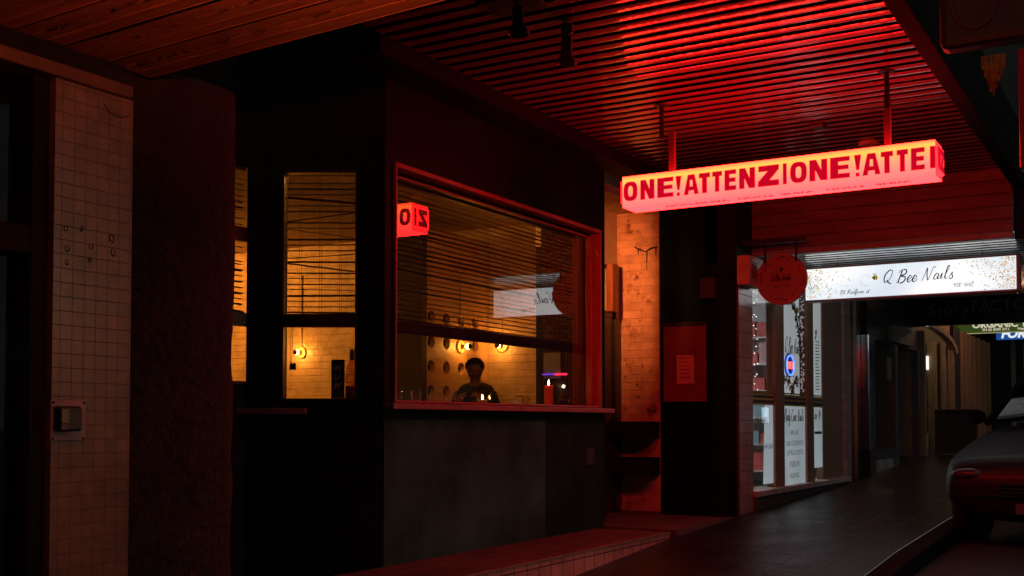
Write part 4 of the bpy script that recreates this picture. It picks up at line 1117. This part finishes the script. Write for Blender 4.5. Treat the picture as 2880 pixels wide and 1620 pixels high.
# leaf garland and wreath
def leaves(mb, path, n, spread, size):
    for _ in range(n):
        t = random.random()*(len(path)-1); i = int(t); f = t-i
        p = Vector(path[i]).lerp(Vector(path[min(i+1, len(path)-1)]), f)
        p += Vector((random.gauss(0, spread), random.gauss(0, .006), random.gauss(0, spread)))
        a = random.uniform(0, 6.28); d = Vector((math.cos(a), 0, math.sin(a))); e = Vector((-d.z, random.uniform(-.4,.4), d.x)); s = size*random.uniform(.6, 1.3)
        mb.quad(p-d*s, p-e*s*.4, p+d*s, p+e*s*.4)
gd = thing('leaf_garland', (6.7, -.565, 1.0), 'green leaf garland trailing down the middle salon window', 'garland')
mb = MB(); leaves(mb, [(6.12,-.606,1.30),(6.35,-.606,1.28),(6.50,-.606,1.18),(6.58,-.606,1.0),(6.66,-.606,.80),(6.70,-.606,.68)], 110, .022, .035)
mb.build('leaves', pm('garland_green', (.10,.13,.04), .5, var=.5, vs=20), gd)
MB().tube([(6.12,-.606,1.30),(6.35,-.606,1.28),(6.50,-.606,1.18),(6.58,-.606,1.0),(6.66,-.606,.80),(6.70,-.606,.68)], .004, 5).build('stem', timber, gd)
mb = MB(); mb.sphere((6.53,-.612,1.215), .035, 12, 8, (1,.4,1)); mb.build('yellow_flower', pm('flower_yellow', (.45,.40,.03), .5), gd)
wr_ = thing('dried_wreath', (6.3, -.565, .4), 'dried gold leaf spray hanging under the neon open sign', 'wreath')
mb = MB(); leaves(mb, [(6.08,-.606,.46),(6.25,-.606,.42),(6.36,-.606,.34),(6.42,-.606,.43),(6.58,-.606,.46)], 120, .028, .032); mb.build('leaves', pm('wreath_gold', (.33,.24,.08), .5, var=.5, vs=20), wr_)
MB().tube([(6.08,-.606,.46),(6.25,-.606,.42),(6.42,-.606,.43),(6.58,-.606,.46)], .004, 5).build('stem', timber, wr_)
gl_ = thing('sparkle_curtain', (6.78, -.46, .8), 'strip of tinsel with glowing beads for glitter at the right of the middle salon window', 'curtain')
mb = MB()
for k in range(90): mb.sphere((6.74+random.uniform(0,.12), -.585, random.uniform(.31,1.5)), .008, 5, 4)
mb.build('beads', emit('tinsel', (.45,.40,.38), .8), gl_); bx(6.71, 6.87, -.580, -.572, .30, 1.5).build('cloth', pm('tinsel_cloth', (.3,.26,.25), .4, var=.5, vs=40), gl_)  # beads emit a faint glow in place of glitter
bx(4.6, 8.78, -.3, 9, 2.72, 12.5).build('upper_storey', MATS['upper_brick'], ns)
# ac box
ac = thing('air_conditioner', (4.85, -.75, 1.28), 'boxy white air unit with a louvred side above the tiled pillar', 'air conditioner')
bx(4.55, 4.96, -.75, -.627, 1.278, 1.55).build('casing', pm('ac_white', (.62,.58,.55), .4), ac, bevel=.008)
mb = MB()
for k in range(7): mb.box(4.62, 4.76, -.754, -.748, 1.34+k*.024, 1.352+k*.024)
mb.build('louvre', black_gloss, ac)

# round sign
rd = thing('round_sign', (4.8, -.98, 1.1), 'round red lit disc sign with dark leaf wreath hung on two straps', 'sign')
rc = (.973, 1.335)
MB().prism([(rc[0]+.24*math.cos(2*math.pi*k/48), rc[1]+.24*math.sin(2*math.pi*k/48)) for k in range(48)], fX(4.79), -.03, 0).build('disc', pm('disc_white', (.40,.28,.30), .4, var=.08), rd, bevel=.003)
bx(4.775, 4.83, -1.20, -.6, 1.672, 1.715).build('bracket', black_gloss, rd, bevel=.004)
for y in (-.82, -1.113): bx(4.79, 4.80, y-.011, y+.011, 1.49, 1.672).build('strap', black_gloss, rd)
fr_ = fX(4.79); inkd = pm('sign_ink', (.03,.02,.02), .6, var=0)
lt = MB(); script_mb('Q Bee Nails', .062, fr_, rc[0]-.105, rc[1]-.015, .003, d=.001, width=.19, mb=lt)
addm(lt, text_mb('NAIL BAR', .034, fr_, rc[0], rc[1]-.075, align='CENTER'))
lt.prism([(rc[0]+.016*math.cos(k), rc[1]+.09+.022*math.sin(k)) for k in [2*math.pi*j/10 for j in range(10)]], fr_, 0, .002)
lt.build('lettering', inkd, rd)
lt = MB()
for k in range(58):
    a = 2*math.pi*k/58; r = random.uniform(.175, .215); 
    if random.random() < .25: continue
    cu_, cv = rc[0]+r*math.cos(a), rc[1]+r*math.sin(a); s = random.uniform(.008, .019); b = a+random.uniform(.6, 2.4)
    e = Vector((math.cos(b), math.sin(b))); g = Vector((-e.y, e.x))*.38
    lt.prism([(cu_-e.x*s, cv-e.y*s), (cu_+g.x*s, cv+g.y*s), (cu_+e.x*s, cv+e.y*s), (cu_-g.x*s, cv-g.y*s)], fr_, 0, .0015)
lt.build('leaf_wreath', inkd, rd)

# nail salon lightbox
qb = thing('lightbox_sign', (6.3, -1.8, 1.28), 'white lightbox sign with gold confetti ends, a bee and dark script', 'sign')
QX = 6.25; qy0, qy1, qz0, qz1 = .785, 2.81, 1.285, 1.605
bx(QX+.004, QX+.15, -qy1-.03, -qy0+.02, qz0-.02, qz1+.02).build('casing', pm('casing_red', (.35,.16,.15), .4), qb, bevel=.004)
def qface():
    m, nt, b, o = nodes('lightbox_face')
    n_ = noise(nt, 1.1, 2, .4)
    nt.links.new(ramp(nt, n_, [(.38, (.50,.62,.70)), (.50, (.64,.72,.76)), (.60, (.80,.84,.84))]), b.inputs['Emission Color'])
    b.inputs['Emission Strength'].default_value = 1.25; b.inputs['Base Color'].default_value = (.5,.5,.5,1); b.inputs['Roughness'].default_value = .35
    return m
q = MB(); f = fX(QX)
q.quad(f(qy0,qz0,0),f(qy1,qz0,0),f(qy1,qz1,0),f(qy0,qz1,0)); q.build('lit_face', qface(), qb)
q = MB(); q.quad((QX+.155,-qy0,qz0),(QX+.155,-qy1,qz0),(QX+.155,-qy1,qz1),(QX+.155,-qy0,qz1)); q.build('lit_face', MATS.get('x') or D.materials['lightbox_face'], qb)
q = MB(); q.quad((QX+.02,-qy0,qz1+.021),(QX+.13,-qy0,qz1+.021),(QX+.13,-qy1,qz1+.021),(QX+.02,-qy1,qz1+.021)); q.build('top_glow', emit('top_gap', (.8,.86,.9), .9), qb)
conf = [(.55,.36,.05),(.42,.33,.07),(.62,.40,.16),(.20,.20,.12),(.70,.50,.28)]
for ci, c in enumerate(conf):
    mb = MB()
    for _ in range(95):
        side = random.random() < .5; t = abs(random.gauss(0, .17))
        if t > .55: continue
        v = random.uniform(qz0+.008, qz1-.008); low = 1-(v-qz0)/(qz1-qz0)
        u = (qy0+.01+t*(.75+.5*low)) if side else (qy1-.01-t*(.75+.5*(1-low)))
        if not qy0 < u < qy1: continue
        r = random.uniform(.003, .0085); a0 = random.random()
        mb.prism([(u+r*math.cos(a0+k*1.256), v+r*math.sin(a0+k*1.256)) for k in range(5)], f, 0, .0008)
    mb.build('confetti', emit('confetti_%s' % 'abcde'[ci], c, .85), qb)
ink2 = pm('navy_ink', (.01,.012,.03), .5, var=0)
lt = MB()
script_mb('Q', .125, f, 1.565, 1.418, .0050, d=.0015, width=.085, mb=lt)
script_mb('Bee', .125, f, 1.70, 1.412, .0050, d=.0015, width=.195, mb=lt)
script_mb('Nails', .125, f, 1.94, 1.42, .0044, d=.0015, width=.30, mb=lt)
script_mb('118 Redfern st', .045, f, 1.135, 1.325, .0020, d=.001, width=.30, mb=lt)
script_mb('9310 4660', .040, f, 2.235, 1.335, .0018, d=.001, width=.19, mb=lt)
for k in range(18):
    a = .6+k*.27; lt.prism([(1.40+.055*math.cos(a)+.004*math.cos(j*1.57), 1.455+.055*math.sin(a)+.004*math.sin(j*1.57)) for j in range(4)], f, 0, .001) if k % 1 == 0 and random.random() < .9 else None
lt.build('lettering', ink2, qb)
mb = MB(); mb.prism([(1.495+.03*math.cos(k*.3927), 1.476+.023*math.sin(k*.3927)) for k in range(16)], f, 0, .0015); mb.build('bee_body', emit('bee_yellow', (.70,.60,.02), .9), qb)
mb = MB()
for c, w in ((1.487,.006),(1.506,.005)): mb.prism([(c-w,1.455),(c-w,1.498),(c+w,1.498),(c+w,1.455)], f, .0015, .0025)
mb.prism([(1.474+.010*math.cos(k*.785),1.478+.010*math.sin(k*.785)) for k in range(8)], f, .0015, .0025); mb.build('bee_stripes', ink2, qb)
mb = MB()
for cx_, cz_ in ((1.482,1.508),(1.50,1.51)): mb.prism([(cx_+.010*math.cos(k*.785),cz_+.014*math.sin(k*.785)) for k in range(8)], f, .0002, .001)
mb.build('bee_wings', emit('wing_grey', (.45,.5,.52), .9), qb)
for y in (-1.1, -2.5): MB().cyl((QX+.08,y,qz1),(QX+.08,y,1.70), .008, 8).build('hanger', dark_metal, qb)

# ------------------------------------------------------------------ shops further along
ds = thing('dark_shop', (11, 0, -.7), 'dark closed shop with glossy pilasters beyond the nail salon', 'building')
mb = MB(); mb.box(8.78, 9.60, -.55, -.3, -.85, 1.7); mb.box(10.0, 13.3, -.55, -.3, 1.15, 1.7); mb.box(10.0, 11.6, -.58, -.3, -.75, -.36)
mb.build('shop_wall', pm('shop_black', (.03,.03,.03), .35), ds)
bx(9.62, 9.95, -.66, -.45, -.35, 1.18).build('pilaster', chrome, ds, bevel=.02)
bx(9.62, 9.95, -.66, -.45, -.85, -.35).build('pilaster_base', pm('base_black', (.02,.02,.02), .3), ds)
bx(10.0, 11.3, -.60, -.58, -.70, -.50).build('kick_plate', pm('worn_kick_plate', (.35,.35,.34), .5, var=.6, vs=5), ds)
bx(11.6, 11.75, -.58, -.5, -.75, 1.15).build('door_jamb', pm('frame_grey', (.10,.11,.11), .35), ds); bx(13.15, 13.3, -.60, -.5, -.7, 1.15).build('door_jamb', MATS['frame_grey'], ds)
MB().quad((10,-.54,-.4),(11.6,-.54,-.4),(11.6,-.54,1.15),(10,-.54,1.15)).build('pane', clear_dim, ds)
bx(8.78, 13.3, 4, 4.1, -.8, 1.7).build('room_back_wall', pm('dim_room', (.05,.05,.05), .8), ds)
bx(7.6, 12.9, -2.9, -.3, 2.35, 2.41).build('soffit', pm('brown_soffit', (.30,.22,.15), .6, var=.3, stretch=(1,6,1)), ds)
bx(11.3, 12.7, -.62, -.4, 1.18, 1.42).build('soffit_beam', MATS['brown_soffit'], ds)
mb = MB(); mb.tube([(8.90,-.64,-.7),(8.90,-.64,1.6)], .03, 10); mb.tube([(9.03,-.62,-.7),(9.03,-.62,1.4)], .02, 10); mb.build('downpipe', pm('pipe_tan', (.40,.30,.2), .5), ds, smooth=True)
bx(8.78, 13.4, -.3, 9, 2.45, 12).build('upper_storey', MATS['upper_brick'], ds)
pn = thing('pendant_lamp', (10.8, .8, 1.0), 'white pendant shade glowing inside the dark shop', 'lamp')
MB().lathe((10.7,.6,1.02), [(.20,0),(.18,.05),(.05,.11),(.012,.14)], 20).build('shade', emit('pendant_white', (1.0,.80,.6), 1.3), pn, smooth=True)
MB().cyl((10.7,.6,1.15),(10.7,.6,1.7), .006, 6).build('cord', dark_metal, pn)
for i, (x, y, z, r, nm, lb) in enumerate(((10.6,.2,.30,.02,'small_light','tiny white light low behind the dark shop glass'),(10.9,.5,.02,.016,'small_light','faint warm dot of light beside the polished pilaster'),(11.2,.5,.0,.018,'small_light','second faint warm dot behind the dark shop glass'))):
    tag(MB().sphere((x,y,z), r, 8, 6).build(nm, emit('dot_light', (1,.85,.6), 1.5)), lb, 'light', 'dots of light in the dark shop')
pst = thing('framed_notice', (11.3, -.5, .75), 'dim framed notice on the dark shop glass', 'notice')
bx(11.15, 11.45, -.552, -.545, .62, .95).build('frame', pm('notice_frame', (.12,.11,.08), .5), pst); bx(11.18, 11.42, -.556, -.552, .65, .92).build('sheet', pm('notice_sheet', (.2,.19,.14), .6), pst)

ss = thing('hanging_shop_sign', (13.05, -1.6, 1.5), 'black hanging box sign with pale outlined lettering reading Story FACTORY', 'sign')
bx(13.0, 13.15, -3.0, -.45, 1.52, 1.95).build('housing', pm('gloss_sign_black', (.02,.025,.025), .12), ss, bevel=.01)
fs = fX(13.0); lt = MB(); u = .80
for chs, sz, dv in (('S',.25,0),('t',.25,-.012),('o',.27,.0),('r',.25,.02),('y',.25,.0),('FACTORY',.25,.03)):
    q = text_mb(chs, sz, fs, u, 1.675+dv, sx=.95)
    w = max(-p[1] for p in q.v)-u; addm(lt, q); u += w+(.02 if chs != 'y' else .03)
lt.build('lettering', pm('faded_letter', (.16,.17,.17), .5), ss)
for y in (-.9, -2.6): MB().cyl((13.07,y,1.95),(13.07,y,2.3), .012, 8).build('hanger', dark_metal, ss)

os_ = thing('green_shop_sign', (20, -1, 1.9), 'green backlit sign reading ORGANIC TH in white beneath the black sign', 'sign')
bx(20.0, 20.2, -2.4, -.05, 1.90, 2.42).build('housing', emit('green_face', (.045,.085,.012), .6), os_)
fo_ = fX(20.0); lt = text_mb('ORGANIC THERAPY', .185, fo_, .42, 2.01, bold=.008, d=.004, sx=1.05); addm(lt, text_mb('PH 02 8399 3711', .075, fo_, .62, 1.935, bold=.002, d=.004)); addm(lt, text_mb('Health', .08, fo_, 1.30, 1.935, bold=.002, d=.004))
lt.build('lettering', emit('cream_letter', (.80,.74,.55), .7), os_)
bx(19.99, 20.0, -2.4, -.05, 1.885, 1.905).build('trim', emit('trim_yellow', (.35,.33,.15), .8), os_)
bs_ = thing('blue_shop_sign', (26, -1.5, 2.0), 'blue and white lit sign starting FOR at the right edge', 'sign')
bx(26.0, 26.2, -2.6, -.13, 2.16, 2.75).build('housing', emit('blue_face', (.02,.10,.38), .7), bs_)
text_mb('FOR LEASE', .30, fX(26.0), .24, 2.20, bold=.012, d=.004, shear=.2).build('lettering', emit('white_letter', (.8,.85,.9), 1.0), bs_)

ts = thing('timber_front_shop', (17, 0, -.6), 'far shop front of brown timber posts with a lit arched doorway', 'building')
mb = MB()
for x in (13.62, 16.35): bx(x, x+.12, -.62, -.45, -.55, 1.5).build('door_post', timber_pale, ts, bevel=.01)

bx(13.6, 16.4, 1.2, 1.3, -.6, 1.8).build('doorway_back', pm('olive_wall', (.30,.27,.16), .7), ts)
bx(16.4, 16.5, -.5, 1.2, -.6, 1.8).build('doorway_side', MATS['olive_wall'], ts)
for a, b_ in ((-.135,-.10),(-.345,-.30),(-.50,-.43)): bx(16.30, 16.40, a, b_, -.55, 1.5).build('doorway_post', timber_pale, ts, bevel=.006)
bx(13.5, 13.6, -.5, 1.2, -.6, 1.8).build('doorway_side', pm('pale_wall', (.42,.33,.25), .6), ts)
bx(16.22, 16.40, -.17, -.06, -.55, -.18).build('door_panel', white_paint, ts, bevel=.01)
ar = MB(); n = 10
for k in range(n):
    a0, a1 = math.pi/2*k/n, math.pi/2*(k+1)/n
    ar.prism([(13.6+3.0*math.sin(a0), 1.28+.40*math.cos(a0)), (13.6+3.0*math.sin(a1), 1.28+.40*math.cos(a1)), (13.6+2.8*math.sin(a1), 1.28+.31*math.cos(a1)), (13.6+2.8*math.sin(a0), 1.28+.31*math.cos(a0))], fY(-.55), 0, .12)
ar.build('arch', timber_pale, ts)
bx(13.5, 16.6, -.54, -.5, 1.62, 1.9).build('arch_boards', pm('arch_board', (.45,.30,.2), .5), ts)
bx(16.5, 17.2, -.60, -.4, -.6, 1.8).build('shop_wall', pm('brown_wall', (.03,.02,.016), .5), ts)
x = 17.2
for w, p in ((.18,.04),(.30,0),(.16,.05),(.26,0),(.34,.05),(.22,.0),(.18,.05),(.4,.0),(.2,.06),(.26,.02),(.3,.0),(.3,.05),(.5,0),(.25,.05)):
    bx(x, x+w*.45, -.60-p, -.5, -.5, 1.75).build('timber_post', timber_pale, ts, bevel=.01); x += w
bx(16.6, 22, -.46, -.4, -.5, 1.8).build('shutter', pm('brown_shutter', (.05,.03,.02), .5, var=.5, vs=8, stretch=(1,1,12)), ts)
bx(20.6, 20.9, -.66, -.55, -.45, -.30).build('post_foot', white_paint, ts)
bx(13.4, 34, -.3, 9, 2.65, 13).build('upper_storey', MATS['upper_brick'], ts)
mn = thing('lit_menu', (16.37, -.16, .99), 'small bright white menu light inside the arched doorway', 'menu')
bx(16.36, 16.39, -.185, -.142, .99, 1.24).build('panel', emit('menu_white', (.95,.92,.85), 1.1), mn)
vl = thing('added_verandah_lamp', (16.4, -1.7, 2.2), 'lamp added out of view under the verandah roof to warm the timber posts', 'lamp')  # hidden lamp added to warm the timber front
MB().sphere((16.4,-1.7,2.22), .07, 12, 8).build('globe', D.materials.get('verandah_glow') or emit('verandah_glow', (1.0,.50,.27), 120), vl, smooth=True); MB().cyl((16.4,-1.7,2.28),(16.4,-1.7,2.47), .01, 6).build('stem', dark_metal, vl)
dlp = thing('doorway_lamp', (15.2, .1, 1.6), 'warm lamp over the arched doorway of the far shop', 'lamp')
MB().sphere((15.2,.1,1.62), .06, 12, 8).build('globe', emit('door_warm', (1.0,.64,.38), 60), dlp); MB().cyl((15.2,.1,1.66),(15.2,.1,1.8), .008, 6).build('stem', dark_metal, dlp)
pbx = thing('potted_shrub', (16.1, .05, -.6), 'small dim potted plant just inside the arched doorway', 'plant')
MB().lathe((16.1,.05,-.55), [(.10,0),(.14,.25),(.13,.25)], 16).build('pot', pm('pot_clay', (.3,.17,.1), .7), pbx)
mb = MB(); leaves(mb, [(16.1,.05,-.3),(16.1,.05,.1),(16.12,.05,.3)], 160, .09, .06); mb.build('foliage', pm('shrub_green', (.05,.06,.03), .6), pbx)
# sandwich boards
def aboard(loc, w, h, label, rz, first=None):
    if first:
        t = first.copy(); COL.objects.link(t); t.location = loc; t.rotation_euler = (0,0,rz); t.scale = (1, w/.62, h/.95); t['label'] = label
        for c_ in first.children: c = c_.copy(); COL.objects.link(c); c.parent = t
        return t
    t = thing('sandwich_board', loc, label, 'sandwich board', 'dark sandwich boards on the footpath'); t['o'] = (0,0,0)
    for s in (-1, 1):
        M = Matrix.Rotation(R(12*s), 4, 'Y')
        Mt = Matrix.Translation((0,0,h)) @ M @ Matrix.Translation((0,0,-h))
        bx(-.012+s*.014, .012+s*.014, -w/2, w/2, 0.02, h).build('panel', pm('chalkboard', (.025,.024,.024), .6), t, M=Mt)
        f_ = MB(); f_.box(-.018+s*.014, .018+s*.014, -w/2-.02, -w/2+.02, 0, h+.01); f_.box(-.018+s*.014, .018+s*.014, w/2-.02, w/2+.02, 0, h+.01); f_.box(-.018+s*.014,.018+s*.014,-w/2+.02,w/2-.02,h-.03,h+.01)
        f_.build('frame', pm('board_frame', (.05,.03,.025), .5), t, M=Mt)
    t.rotation_euler = (0,0,rz); return t
ab = aboard((14.0, -1.02, gz(14.0)), .60, .74, 'dark sandwich board standing nearest on the footpath by the arched doorway', R(8))
aboard((22.5, -1.35, gz(22.5)), .36, .92, 'dark sandwich board further off in front of the timber posts', R(4), ab)
for (y, z, lb) in ((-1.55,.95,'white dot of light in the dark beyond the timber posts'),(-2.0,.97,'second white dot of light beyond the timber posts')):
    tag(bx(25, 25.1, y-.10, y, z, z+.12).build('small_light', emit('far_dot', (.7,.85,1.0), 1.0)), lb, 'light', 'dots of light down the street')
fb_ = thing('distant_building', (40, 0, -.5), 'dark distant building closing the far end of the footpath', 'building')
bx(34, 60, -2.6, 10, -1, 18).build('wall', pm('far_wall', (.05,.05,.05), .7), fb_)
mb = MB()
for k in range(3): MB().cyl((24+k*1.6,-.75-.1*k,-.4),(24+k*1.6,-.75-.1*k,2.0), .05, 10).build('verandah_post', timber_pale, fb_)

bx(13.4, 34, -3.0, -.3, 2.46, 2.6).build('verandah_roof', pm('dim_roof', (.06,.055,.05), .7), fb_)
fp_ = thing('flower_basket', (9, -3.3, .1), 'purple flowers poking in at the right edge above the car', 'flowers')
bk = MB(); leaves(bk, [(8.6,-3.78,.12),(8.6,-3.95,.05)], 60, .05, .035); bk.build('foliage', pm('basket_green', (.05,.09,.03), .6), fp_)
bk = MB(); leaves(bk, [(8.55,-3.80,.10),(8.55,-3.92,.04)], 40, .04, .035); bk.build('blooms', pm('bloom_purple', (.5,.03,.35), .5), fp_)
MB().tube([(8.62,-3.86,gz(8.6)-.14),(8.62,-3.86,.05)], .02, 8).build('stake', dark_metal, fp_)

# ------------------------------------------------------------------ parked car
def make_car(loc, rz):
    t = thing('parked_car', loc, 'dark parked car nosing in at the right edge, bonnet catching white light', 'car'); t['o'] = (0,0,0)
    paint = pm('car_paint', (.010,.010,.012), .5, .0, var=.1, spec=.3, coat=.05)
    # stations along x (nose at 0): half width, sill z, belt z, top-centre z
    S = [(0.0,.70,.32,.50,.52),(.05,.78,.24,.635,.66),(.20,.85,.20,.71,.742),(.55,.88,.20,.785,.825),(1.0,.89,.20,.86,.905),(1.30,.89,.20,.93,.965),(2.4,.90,.20,.98,1.02),(3.3,.89,.20,1.0,1.04),(3.9,.84,.24,1.0,1.03),(4.15,.74,.34,.92,.94),(4.2,.60,.42,.80,.82)]
    m = MB(); rows = []
    for x, w, z0, zb, zt in S:
        half = [(0,z0),(w*.7,z0),(w*.96,z0+.10),(w,(z0+zb)/2),(w*.985,zb-.06),(w*.93,zb),(w*.72,zb+(zt-zb)*.55),(w*.35,zb+(zt-zb)*.92),(0,zt)]
        ring = [(x, y, z) for y, z in half]+[(x, -y, z) for y, z in half[-2:0:-1]]
        rows.append([len(m.v)+k for k in range(len(ring))]); m.v += ring
    for a, b in zip(rows, rows[1:]):
        n = len(a)
        for k in range(n): m.f.append((a[k], a[(k+1) % n], b[(k+1) % n], b[k]))
    m.f.append(tuple(rows[0][::-1])); m.f.append(tuple(rows[-1]))
    b = m.build('body', paint, t, smooth=True); b.modifiers.new('s', 'SUBSURF').render_levels = 2
    # greenhouse
    g = MB(); G = [(1.22,.76,1.0),(1.95,.62,1.44),(2.9,.60,1.48),(3.55,.60,1.42),(4.0,.68,1.03)]
    roof = MB(); tp = G[1:4]
    for (x0,w0,z0),(x1,w1,z1) in zip(tp, tp[1:]): roof.quad((x0,-w0,z0),(x1,-w1,z1),(x1,w1,z1),(x0,w0,z0)); roof.quad((x0,-w0,z0-.05),(x1,-w1,z1-.05),(x1,w1,z1-.05),(x0,w0,z0-.05))
    roof.build('roof', paint, t, smooth=True)
    cg = glass('car_glass', (.16,.17,.18), k=1.0)
    MB().quad((1.24,-.74,1.0),(1.24,.74,1.0),(1.95,.61,1.44),(1.95,-.61,1.44)).build('windscreen', cg, t)
    MB().quad((4.0,-.68,1.03),(4.0,.68,1.03),(3.55,.59,1.42),(3.55,-.59,1.42)).build('rear_window', cg, t)
    for s in (-1, 1):
        MB().quad((1.45,.83*s,1.0),(2.5,.84*s,1.02),(2.5,.62*s,1.44),(2.0,.625*s,1.43)).build('side_window', cg, t)
        MB().quad((2.58,.84*s,1.02),(3.75,.80*s,1.04),(3.45,.62*s,1.42),(2.58,.62*s,1.44)).build('side_window', cg, t)
        for p_, r_ in (([(1.25,.80*s,.99),(1.95,.63*s,1.44)], .03), ([(2.54,.85*s,1.0),(2.54,.63*s,1.45)], .03), ([(3.95,.75*s,1.02),(3.5,.62*s,1.43)], .045)): MB().tube(p_, r_, 8).build('roof_pillar', MATS['gap_black'], t, smooth=True)
        MB().sphere((1.55,.98*s,1.05), .09, 14, 10, (.6,1.0,.75)).build('wing_mirror', MATS['gap_black'], t, smooth=True)
        hl = MB(); hl.sphere((.085,.62*s,.585), .12, 16, 10, (.75,1.15,.42)); hl.build('headlight', pm('headlamp_glass', (.06,.06,.065), .15, .0, var=0), t, smooth=True)
        for x in (.80, 3.35):
            w = MB(); w.lathe((x,.79*s,.31), [(.20,-.09),(.29,-.10),(.315,-.07),(.315,.07),(.29,.10),(.20,.09)], 28, 'Y'); wo = w.build('tyre', pm('tyre', (.02,.02,.02), .8), t, smooth=True)
            MB().lathe((x,.80*s,.31), [(.205,-.03*s),(.20,.06*s),(.16,.03*s),(.05,.07*s),(.01,.07*s)], 24, 'Y').build('rim', chrome, t)
    gr = MB()
    for k in range(4): gr.box(-.022, .03, -.36, .36, .42+k*.03, .43+k*.03)
    gr.build('grille', chrome, t)
    bx(-.035, .0, -.24, .24, .29, .37).build('number_plate', pm('plate_white', (.12,.12,.11), .5), t)
    for s in (-1, 1): bx(-.012, .06, .36*s, .62*s, .42, .435).build('bumper_trim', chrome, t)
    for y in (-.4, .1): MB().tube([(1.2,y,.985),(1.36,y+.45,1.06)], .008, 6).build('wiper', black_gloss, t)
    t.rotation_euler = (0,0,rz); return t
make_car((4.0, -3.27, gz(4.4)-.14), R(-8))

# ------------------------------------------------------------------ across the road (seen only as reflections and as the dark beyond the awning)
tw = thing('sky_screen_block', (80, -16, -1), 'tall dark block added at the far end of the street to hide the sky', 'building')  # added to screen off the sky beyond the awning
bx(75, 95, -40, 12, -1, 40).build('wall', pm('block_wall', (.03,.03,.03), .8), tw)
tb = thing('sky_screen_block', (-50, 0, -3), 'tall dark block added unseen behind the camera to keep sky out of the glass', 'building')  # unseen, added to block sky reflections in the splayed window
bx(-60, -42, -40, 20, -4, 30).build('wall', MATS['block_wall'], tb)
for i, (x0, x1, h, lb) in enumerate(((-30,-8,7,'dark two storey terrace across the road, behind the camera'),(-8,5,6.5,'dark tall shop block across the road facing the bar'),(21,30,7,'dark shop row across the road facing the nail salon'),(30,60,18,'dark long block across the road down the street'))):
    b = thing('opposite_building', ((x0+x1)/2, -17, gz((x0+x1)/2)), lb, 'building', 'dark buildings across the road')
    bx(x0+.1, x1-.1, -24, -17, -3, h).build('wall', pm('opposite_wall', (.06,.055,.05), .7), b)
    mb = MB()
    for k in range(int((x1-x0)/3)): mb.box(x0+.8+k*3, x0+2.2+k*3, -17.02, -16.98, 2.2, 4.2)
    mb.build('upper_windows', pm('dark_window', (.02,.02,.025), .15), b)
    mb = MB()
    for k in range(int((x1-x0)/5)):
        a = x0+1.2+k*5+random.uniform(-.4,.4); mb.box(a, a+random.uniform(.5,1.3), -17.03, -16.98, -.2+random.uniform(0,.3), .5+random.uniform(0,.5))
    mb.build('lit_shop_window', emit('cool_window', (.55,.80,1.0), 1.6), b)
    mb = MB()
    for k in range(int((x1-x0)/4)):
        a = x0+.6+k*4+random.uniform(-.4,.4); mb.sphere((a, -16.9, 1.0+random.uniform(0,.6)), .08, 8, 6)
    mb.build('lamp', emit('warm_window', (1.0,.85,.6), 5), b)
for o in D.objects:
    if 'o' in o: del o['o']
